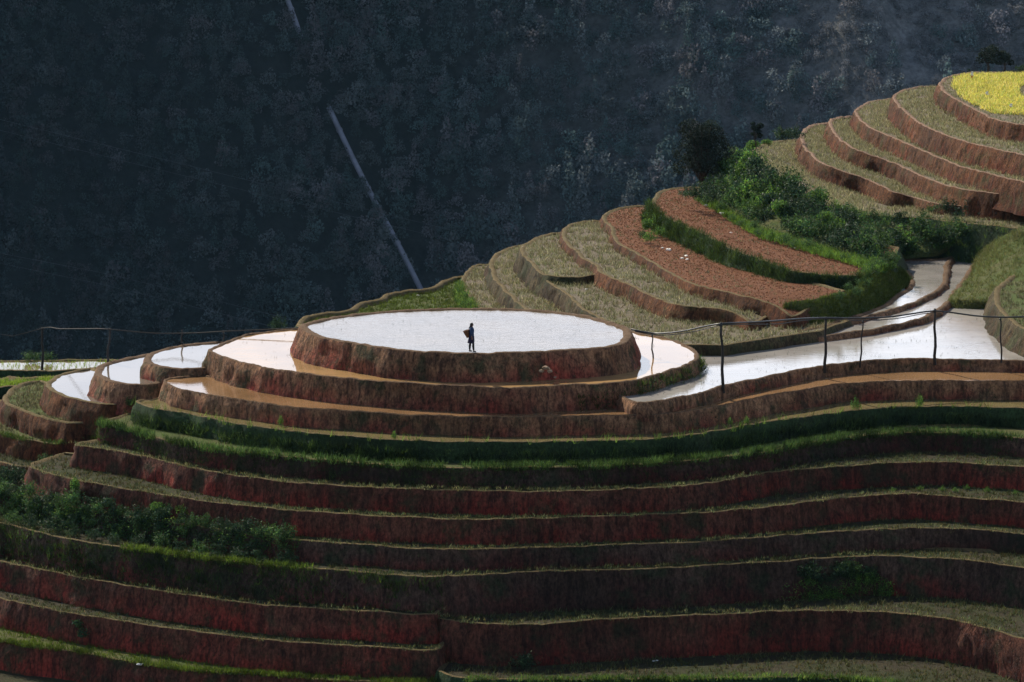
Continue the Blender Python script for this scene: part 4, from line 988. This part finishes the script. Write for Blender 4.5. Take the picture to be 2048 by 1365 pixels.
tree('small_tree', at(1512, 290, Z['T7']), 1.4, 1.9, 0.4, 1600, 0.15, 'small dark upright tree on the ridge behind the bushes', blobs=7)
tree('spreading_tree', at(1976, 140, Z['T12']-0.3), 2.7, 2.1, 0.5, 1900, 0.16, 'dark spreading tree behind the yellow crop at top right', blobs=9)
tree('spreading_tree', at(2008, 140, Z['T12']-0.3), 1.9, 1.6, 0.4, 1400, 0.16, 'lower dark tree just right of the spreading tree above the yellow crop', blobs=7)
place(BD[1], at(2044, 147, Z['T12']-0.2), 0.9, 'bush at the top right corner behind the yellow crop')
place(BD[0], at(1937, 148, Z['T12']-0.2), 0.25, 'tiny dark shrub on the back rim of the highest terrace', sz=0.5)

# ------------------------------------------------------------------ posts and the water hose
def post(px, y0, y1, z, r, label, lean=0.0, m='wood'):
    b = at(px, y1, z); top = at_depth(px+lean, y0, b[1])
    root = empty('wooden_post', b); tag(root, label, 'post', 'posts carrying the water hose')
    t = np.array(top)-np.array(b); n = 7
    path = [(t[0]*i/(n-1)+0.04*math.sin(i*1.7+px)*(0 < i < n-1), 0.03*math.cos(i*1.3+px), -0.35+(t[2]+0.35)*i/(n-1)) for i in range(n)]
    child0 = mesh_np('pole', *tube(path, [r*(1.1-0.35*i/(n-1)) for i in range(n)], 8), M[m], parent=root, smooth=True)
    k = path[-1]
    vv, ff = tube([(k[0]-0.01, k[1]-0.06, k[2]-0.12), (k[0], k[1]+0.06, k[2]-0.12)], r*1.25, 8)
    mesh_np('binding', vv, ff, M['pipe'], parent=root, smooth=True)
    return np.array(top)
tops = {}
for px, y0, y1, z, r, lean, m, lab in [
    (1306,668,718,Z['P1']-0.1,0.045,-2,'wood','short crooked post standing in the right end of the ring pond'),
    (1447,645,774,Z['C'],0.085,-5,'wood','tallest thick post at the near left of the big right pond'),
    (1650,634,734,Z['C'],0.085,2,'wood','thick straight post on the pond rim, second tall one from the left'),
    (1720,640,724,Z['C'],0.05,6,'wood','thin crooked post beside the thick straight one'),
    (1870,618,719,Z['C'],0.085,0,'wood','thick post rising above the hose before the rounded slope'),
    (2003,635,720,Z['C'],0.05,-2,'wood','thin post at the right shore of the big pond'),
    (85,655,740,-6.8,0.085,0,'wood','dark post in front of the far left seed bed'),
    (214,657,722,Z['PL2'],0.065,6,'wood_pale','pale leaning post at the rim of the left pond'),
    (363,660,690,Z['PL1'],0.05,1,'wood_pale','short pale post behind the small left pond'),
    (447,662,684,Z['P1']-0.5,0.04,0,'wood_pale','thin stub of a post behind the ring pond rim')]:
    tops[px] = post(px, y0, y1, z, r, lab, lean, m)
def hose(pts, r, label, m='pipe'):
    P = smooth_loop(pts, False, 0.5)
    o = mesh_np('water_hose', *tube(P, r, 6), M[m], smooth=True)
    # sit the origin on the hose
    return tag(o, label, 'hose')
yC = tops[1447][1]
def span(pxs, d0, d1):
    x0, x1 = pxs[0][0], pxs[-1][0]
    return [at_depth(x, y, d0+(d1-d0)*(x-x0)/(x1-x0)) for x, y in pxs]
T_ = tops
def topd(k): return T_[k][1]-0.10
def keyed(pxs, keys):
    ks = sorted(keys); out = []
    for x, y in pxs: out.append(at_depth(x, y, float(np.interp(x, ks, [topd(k) for k in ks]))))
    return out
hose(keyed([(1262,659),(1285,664),(1306,667),(1340,666),(1380,660),(1410,653),(1443,648),(1500,645),(1550,642),(1600,638),(1650,636),(1700,637),(1780,634),(1830,627),(1870,622),(1900,625),(1950,632),(2003,635),(2048,634),(2200,636)], [1306,1447,1650,1870,2003]), 0.05, 'upper black water hose strung along the right posts')
hose(keyed([(1270,663),(1306,670),(1340,670),(1385,664),(1443,651),(1500,649),(1560,648),(1600,642),(1650,638),(1720,641),(1790,638),(1840,629),(1870,625)], [1306,1447,1650,1870]), 0.028, 'lower thin black hose sagging beside the upper one')
hose(keyed([(-120,650),(-40,660),(0,669),(25,673),(50,667),(85,657),(120,658),(170,658),(218,659),(260,663),(310,667),(363,667),(400,666),(447,663),(500,661),(560,658),(600,656)], [85,214,363,447]), 0.028, 'grey water hose strung along the left posts in front of the dark wood', 'wood_pale')

# faint power lines over the valley
for (a, b, c), lab in [(((-100,215),(350,325),(900,460)), 'upper faint power wire crossing the dark wood at left'), (((-100,236),(340,345),(900,480)), 'middle faint power wire crossing the dark wood at left'), (((-100,490),(200,545),(640,655)), 'lower faint power wire above the left ponds'), (((-100,508),(190,566),(600,668)), 'lowest faint power wire above the left ponds')]:
    o = mesh_np('power_wire', *tube(smooth_loop([at_depth(a[0], a[1], 560), at_depth(b[0], b[1], 575), at_depth(c[0], c[1], 590)], False, 12), 0.016, 5), M['wire']); tag(o, lab, 'wire')

# ------------------------------------------------------------------ stones and rags
def stone(loc, s, label, group=None, m='stone', name='stone', cat='stone', flat=0.55):
    bm = bmesh.new(); bmesh.ops.create_icosphere(bm, subdivisions=2, radius=1)
    sd = random.random()*50
    for v_ in bm.verts:
        k = 1+0.8*mnoise.noise(v_.co*1.4+Vector((sd, 0, 0))); v_.co = Vector((v_.co.x*s*1.25*k, v_.co.y*s*k, v_.co.z*s*flat*k))
    me = bpy.data.meshes.new(name); bm.to_mesh(me); bm.free(); me.materials.append(M[m])
    o = bpy.data.objects.new(name, me); link(o); o.location = (loc[0], loc[1], loc[2]+s*flat*0.5); o.rotation_euler = (0, 0, random.random()*6)
    return tag(o, label, cat, group)
z6 = lambda px: Z['T6']-0.1+tl(1400, 1730, -1.0)(1024+(px-1024)*0.885)
for px, py, s, lab in [(1413,412,0.14,'pale stone on the upper red field, lower of the pair under the thicket tip'),(1419,407,0.12,'pale stone on the upper red field, upper of the pair under the thicket tip'),(1443,428,0.13,'pale stone beside the grass verge of the upper red field, below the pair'),
                       (1498,456,0.12,'pale stone beside the verge about a third along the upper red field'),(1652,508,0.13,'pale stone near the right end of the upper red field'),(1590,497,0.06,'tiny pale pebble in the middle of the upper red field'),(1462,466,0.07,'tiny pale pebble near the front edge of the upper red field'),(1676,514,0.06,'tiny pebble right of the pale stone near the field end')]:
    stone(at(px, py, z6(px)), s, lab, 'pale stones on the red fields')
for px, py, s, lab in [(1325,497,0.10,'pale flat stone under the grassy bank, leftmost on the lower red field'),(1337,501,0.15,'largest pale stone under the grassy bank on the lower red field'),(1364,518,0.11,'pale stone in the trio on the lower red field, left one'),(1372,513,0.12,'pale stone in the trio on the lower red field, upper one'),(1374,520,0.10,'pale stone in the trio on the lower red field, lower one')]:
    stone(at(px, py, Z['T5']-0.1), s, lab, 'pale stones on the red fields')
for i, (px, py, s, lab) in enumerate([(1083,744,0.13,'tan rock on the bank below the round pond, lower left of its heap'),(1092,738,0.16,'tan rock topping the heap on the bank below the round pond'),(1099,745,0.12,'tan rock on the bank below the round pond, lower right of its heap'),(1110,756,0.07,'small tan rock rolled down from the heap below the round pond')]):
    q = at_depth(px, py, at(px, 706, 0)[1]-0.42); stone(q, s, lab, 'rocks on the bank below the round pond', 'rock', 'rock', 'rock', 0.7)
for px, py, s, lab in [(1197,449,0.1,'white stone on the stubble terrace beside the red bank'),(1173,580,0.1,'pale stone on the low stubble behind the ring pond'),(836,592,0.09,'white stone on the mossy field behind the round pond')]:
    zz = {1197: Z['T4'], 1173: Z['T3b'], 836: Z['T0']}[px]-0.12
    stone(at(px, py+(47 if px == 1197 else 0), zz), s, lab)
for px, py, s, lab in [(1308,1323,0.06,'white scrap on the lowest right field, left of its pair'),(1314,1322,0.06,'white scrap on the lowest right field, right of its pair'),(280,1330,0.12,'white scrap on the grass line at bottom left')]:
    stone(at(px, py, Z['G10R']-0.05 if px > 1000 else Z['G11L']), s, lab, None, 'white_rag', 'scrap', 'scrap', 0.5)
def scare(px, py, h, label, red=False):
    b = at(px, py, Z['T12']-0.1); root = empty('bird_scarer', b); tag(root, label, 'scarecrow', 'rag sticks among the yellow crop')
    mesh_np('stick', *tube([(0, 0, -0.1), (0.02, 0, h*0.6), (0.03, 0, h)], 0.012, 6), M['wood_pale'], parent=root)
    n = 9; V = []; F = []
    for i in range(n):
        for j, sx in enumerate((-1, 1)):
            wv = 0.07+0.07*i/n; V += [(0.03+sx*wv+0.03*math.sin(i), -0.02+0.05*math.sin(i*1.1+sx), h-0.02-i*h*0.06), (0.03+sx*wv+0.03*math.sin(i), 0.015+0.05*math.sin(i*1.1+sx), h-0.02-i*h*0.06)]
    for i in range(n-1):
        a = i*4; F += [(a, a+2, a+6, a+4), (a+1, a+5, a+7, a+3)]
    mesh_np('rag', V, F, M['white_rag'], parent=root)
    if red:
        V2 = [(x*0.9, y-0.02, z_-h*0.5) for x, y, z_ in V]; mesh_np('red_rag', V2, F, M['red_rag'], parent=root)
scare(1943, 160, 0.75, 'white and red rag stick at the back of the yellow crop', True)
scare(1973, 197, 0.6, 'white rag stick in the middle of the yellow crop')
scare(2021, 222, 0.6, 'white rag stick near the front of the yellow crop')

# ------------------------------------------------------------------ the woman on the pond rim (faces +x)
PX, PY = 943, 705.5
pb = at(PX, PY, 0.0); base = Vector((pb[0], pb[1]+0.10, 0.02))
person = empty('person', base); tag(person, 'woman in an indigo tunic and dark leggings walking along the round pond rim', 'person')
def skin_mesh(name, joints, edges, m, sub=2):
    me = bpy.data.meshes.new(name); me.from_pydata([j[:3] for j in joints], edges, [])
    me.materials.append(M[m])
    o = bpy.data.objects.new(name, me); link(o, person)
    md = o.modifiers.new('skin', 'SKIN'); md.use_smooth_shade = True
    for v_, j in zip(me.skin_vertices[0].data, joints):
        r = j[3] if isinstance(j[3], tuple) else (j[3], j[3]); v_.radius = r
    me.skin_vertices[0].data[0].use_root = True
    s = o.modifiers.new('sub', 'SUBSURF'); s.levels = sub; s.render_levels = sub
    return o
J = [(0, 0, 0.86, (0.12, 0.10)), (0.01, 0, 1.08, (0.11, 0.09)), (0.0, 0, 1.28, (0.13, 0.09)), (0.01, 0, 1.38, 0.045), (0.03, 0, 1.45, 0.055), (0.035, 0, 1.52, (0.075, 0.085)), (0.03, 0, 1.585, 0.06),
     (0.095, 0, 1.50, 0.022), (0.075, 0, 1.45, 0.035),
     (-0.01, 0.15, 1.30, 0.045), (-0.03, 0.19, 1.06, 0.036), (0.03, 0.19, 0.84, 0.025), (0.04, 0.19, 0.79, 0.03),
     (-0.01, -0.15, 1.30, 0.045), (-0.02, -0.20, 1.06, 0.036), (0.02, -0.20, 0.84, 0.025), (0.03, -0.20, 0.79, 0.03),
     (-0.03, 0.08, 0.80, 0.075), (-0.07, 0.09, 0.45, 0.052), (-0.10, 0.09, 0.08, 0.032), (-0.02, 0.09, 0.025, 0.028),
     (0.04, -0.08, 0.80, 0.075), (0.10, -0.09, 0.45, 0.052), (0.12, -0.09, 0.08, 0.032), (0.20, -0.09, 0.025, 0.028)]
E = [(0, 1), (1, 2), (2, 3), (3, 4), (4, 5), (5, 6), (5, 7), (4, 8), (2, 9), (9, 10), (10, 11), (11, 12), (2, 13), (13, 14), (14, 15), (15, 16), (0, 17), (17, 18), (18, 19), (19, 20), (0, 21), (21, 22), (22, 23), (23, 24)]
for hand, sy in ((12, 1), (16, -1)):
    hx, hy, hz = J[hand][:3]
    for q, (dx, ln) in enumerate(((-0.022, 0.055), (-0.008, 0.068), (0.007, 0.072), (0.022, 0.064))):
        a = len(J); J += [(hx+dx, hy, hz-0.035, 0.009), (hx+dx*1.1+0.006, hy-0.004*sy, hz-0.035-ln*0.5, 0.008), (hx+dx*1.1+0.016, hy-0.012*sy, hz-0.035-ln, 0.007)]
        E += [(hand, a), (a, a+1), (a+1, a+2)]
    a = len(J); J += [(hx+0.035, hy-0.006*sy, hz-0.012, 0.010), (hx+0.05, hy-0.012*sy, hz-0.045, 0.008)]; E += [(hand, a), (a, a+1)]
skin_mesh('body', J, E, 'skin', 1)
def loft(name, rings, m, seg=20, parent=person):
    V = []; F = []
    for (cx, cy, z_, rx, ry) in rings:
        for k in range(seg):
            a = 2*math.pi*k/seg; w_ = 1+0.04*math.sin(5*a+z_*9)
            V.append((cx+rx*w_*math.cos(a), cy+ry*w_*math.sin(a), z_))
    for i in range(len(rings)-1):
        for k in range(seg): F.append((i*seg+k, i*seg+(k+1) % seg, (i+1)*seg+(k+1) % seg, (i+1)*seg+k))
    F += [tuple(range(seg-1, -1, -1)), tuple((len(rings)-1)*seg+k for k in range(seg))]
    return mesh_np(name, V, F, M[m], parent=parent, smooth=True)
loft('jacket', [(0.0, 0, 0.84, 0.15, 0.19), (0.0, 0, 0.95, 0.135, 0.175), (0.01, 0, 1.06, 0.125, 0.165), (0.02, 0, 1.18, 0.14, 0.18), (0.01, 0, 1.30, 0.12, 0.185), (0.005, 0, 1.37, 0.075, 0.11), (0.01, 0, 1.40, 0.052, 0.06)], 'cloth_blue')
loft('skirt', [(-0.05, 0, 0.50, 0.17, 0.20), (-0.02, 0, 0.54, 0.195, 0.21), (-0.01, 0, 0.66, 0.18, 0.205), (0.0, 0, 0.80, 0.155, 0.19), (0.0, 0, 0.90, 0.145, 0.185)], 'cloth_dark')
for sy, a_, b_, c_ in ((1, (-0.01, 0.15, 1.32), (-0.03, 0.19, 1.06), (0.0, 0.195, 0.94)), (-1, (-0.01, -0.15, 1.32), (-0.02, -0.20, 1.06), (0.0, -0.20, 0.94))):
    mesh_np('sleeve', *tube([(a_[0], a_[1]*0.8, a_[2]), a_, b_, c_], [0.065, 0.068, 0.056, 0.052], 12), M['cloth_blue'], parent=person, smooth=True)
for a_, b_, c_ in (((-0.03, 0.08, 0.72), (-0.07, 0.09, 0.45), (-0.10, 0.09, 0.10)), ((0.04, -0.08, 0.72), (0.10, -0.09, 0.45), (0.12, -0.09, 0.10))):
    mid = tuple(b_[i]*0.6+c_[i]*0.4 for i in range(3)); mid = (mid[0]-0.012, mid[1], mid[2])
    mesh_np('legging', *tube([a_, b_, mid, c_], [0.09, 0.062, 0.066, 0.045], 12), M['cloth_black'], parent=person, smooth=True)
for x, y in ((-0.10, 0.09), (0.12, -0.09)):
    mesh_np('shoe', *tube([(x-0.05, y, 0.035), (x+0.02, y, 0.045), (x+0.10, y, 0.03), (x+0.14, y, 0.024)], [0.032, 0.042, 0.036, 0.02], 10), M['cloth_black'], parent=person, smooth=True)
hair = [(0.02, 0, 1.625, 0.03, 0.03), (0.012, 0, 1.61, 0.07, 0.065), (0.0, 0, 1.565, 0.088, 0.086), (-0.012, 0, 1.51, 0.082, 0.088), (-0.03, 0, 1.45, 0.062, 0.075), (-0.055, 0, 1.38, 0.05, 0.055), (-0.075, 0, 1.28, 0.045, 0.045), (-0.10, 0, 1.17, 0.03, 0.03)]
loft('hair', hair[::-1], 'hair')
for sy in (-1, 1):
    V_, F_ = tube([(0.098, sy*0.028, 1.525), (0.106, sy*0.028, 1.525)], 0.009, 8); mesh_np('eye', V_, F_, M['hair'], parent=person)
mesh_np('nose', *tube([(0.10, 0, 1.52), (0.125, 0, 1.49)], [0.008, 0.014], 8), M['skin'], parent=person, smooth=True)
mesh_np('mouth', *tube([(0.104, -0.022, 1.462), (0.110, 0, 1.462), (0.104, 0.022, 1.462)], 0.006, 6), M['red_rag'], parent=person)
loft('sash', [(0.0, 0, 0.98, 0.140, 0.178), (0.0, 0, 1.03, 0.138, 0.174)], 'cloth_dark')
bk = empty('basket', base+Vector((-0.185, 0, 0.80))); tag(bk, 'brown woven back basket carried on the shoulders of the woman', 'basket')
bk.rotation_euler = (0, R(-16), 0)
def bloft(name, rings, m): return loft(name, rings, m, 20, bk)
bloft('basket_wall', [(0, 0, 0.0, 0.085, 0.10), (0, 0, 0.10, 0.11, 0.13), (0, 0, 0.22, 0.14, 0.16), (0, 0, 0.34, 0.165, 0.18), (0, 0, 0.40, 0.175, 0.19), (0, 0, 0.40, 0.155, 0.17), (0, 0, 0.33, 0.14, 0.155)], 'wicker')
rim_ = [(0.178*math.cos(a), 0.193*math.sin(a), 0.405) for a in np.linspace(0, 2*math.pi, 25)]
mesh_np('rim', *tube(rim_, 0.012, 6), M['wicker'], parent=bk, smooth=True)
for sy in (-1, 1):
    mesh_np('strap', *tube([(0.14, sy*0.10, 0.36), (0.19, sy*0.11, 0.50), (0.30, sy*0.11, 0.58), (0.37, sy*0.11, 0.44)], 0.012, 6), M['cloth_dark'], parent=bk, smooth=True)

# ------------------------------------------------------------------ air over the valley
HAZE = 0.000021
hm, ht, ho = mat('haze')
pv = nd(ht, 'ShaderNodeVolumePrincipled', {'Color': (0.36, 0.70, 1.0, 1), 'Density': HAZE, 'Anisotropy': 0.0})
ht.links.new(pv.outputs[0], ho.inputs['Volume'])
hv = [(x, y, z_) for z_ in (-133.5, 75) for x, y in ((-6100, -2600), (6100, -2600), (6100, 8100), (-6100, 8100))]
ho_ = mesh_np('haze', hv, [(3, 2, 1, 0), (4, 5, 6, 7), (0, 1, 5, 4), (1, 2, 6, 5), (2, 3, 7, 6), (3, 0, 4, 7)], hm)
tag(ho_, 'thin blue haze filling the valley air', 'haze', kind='stuff')
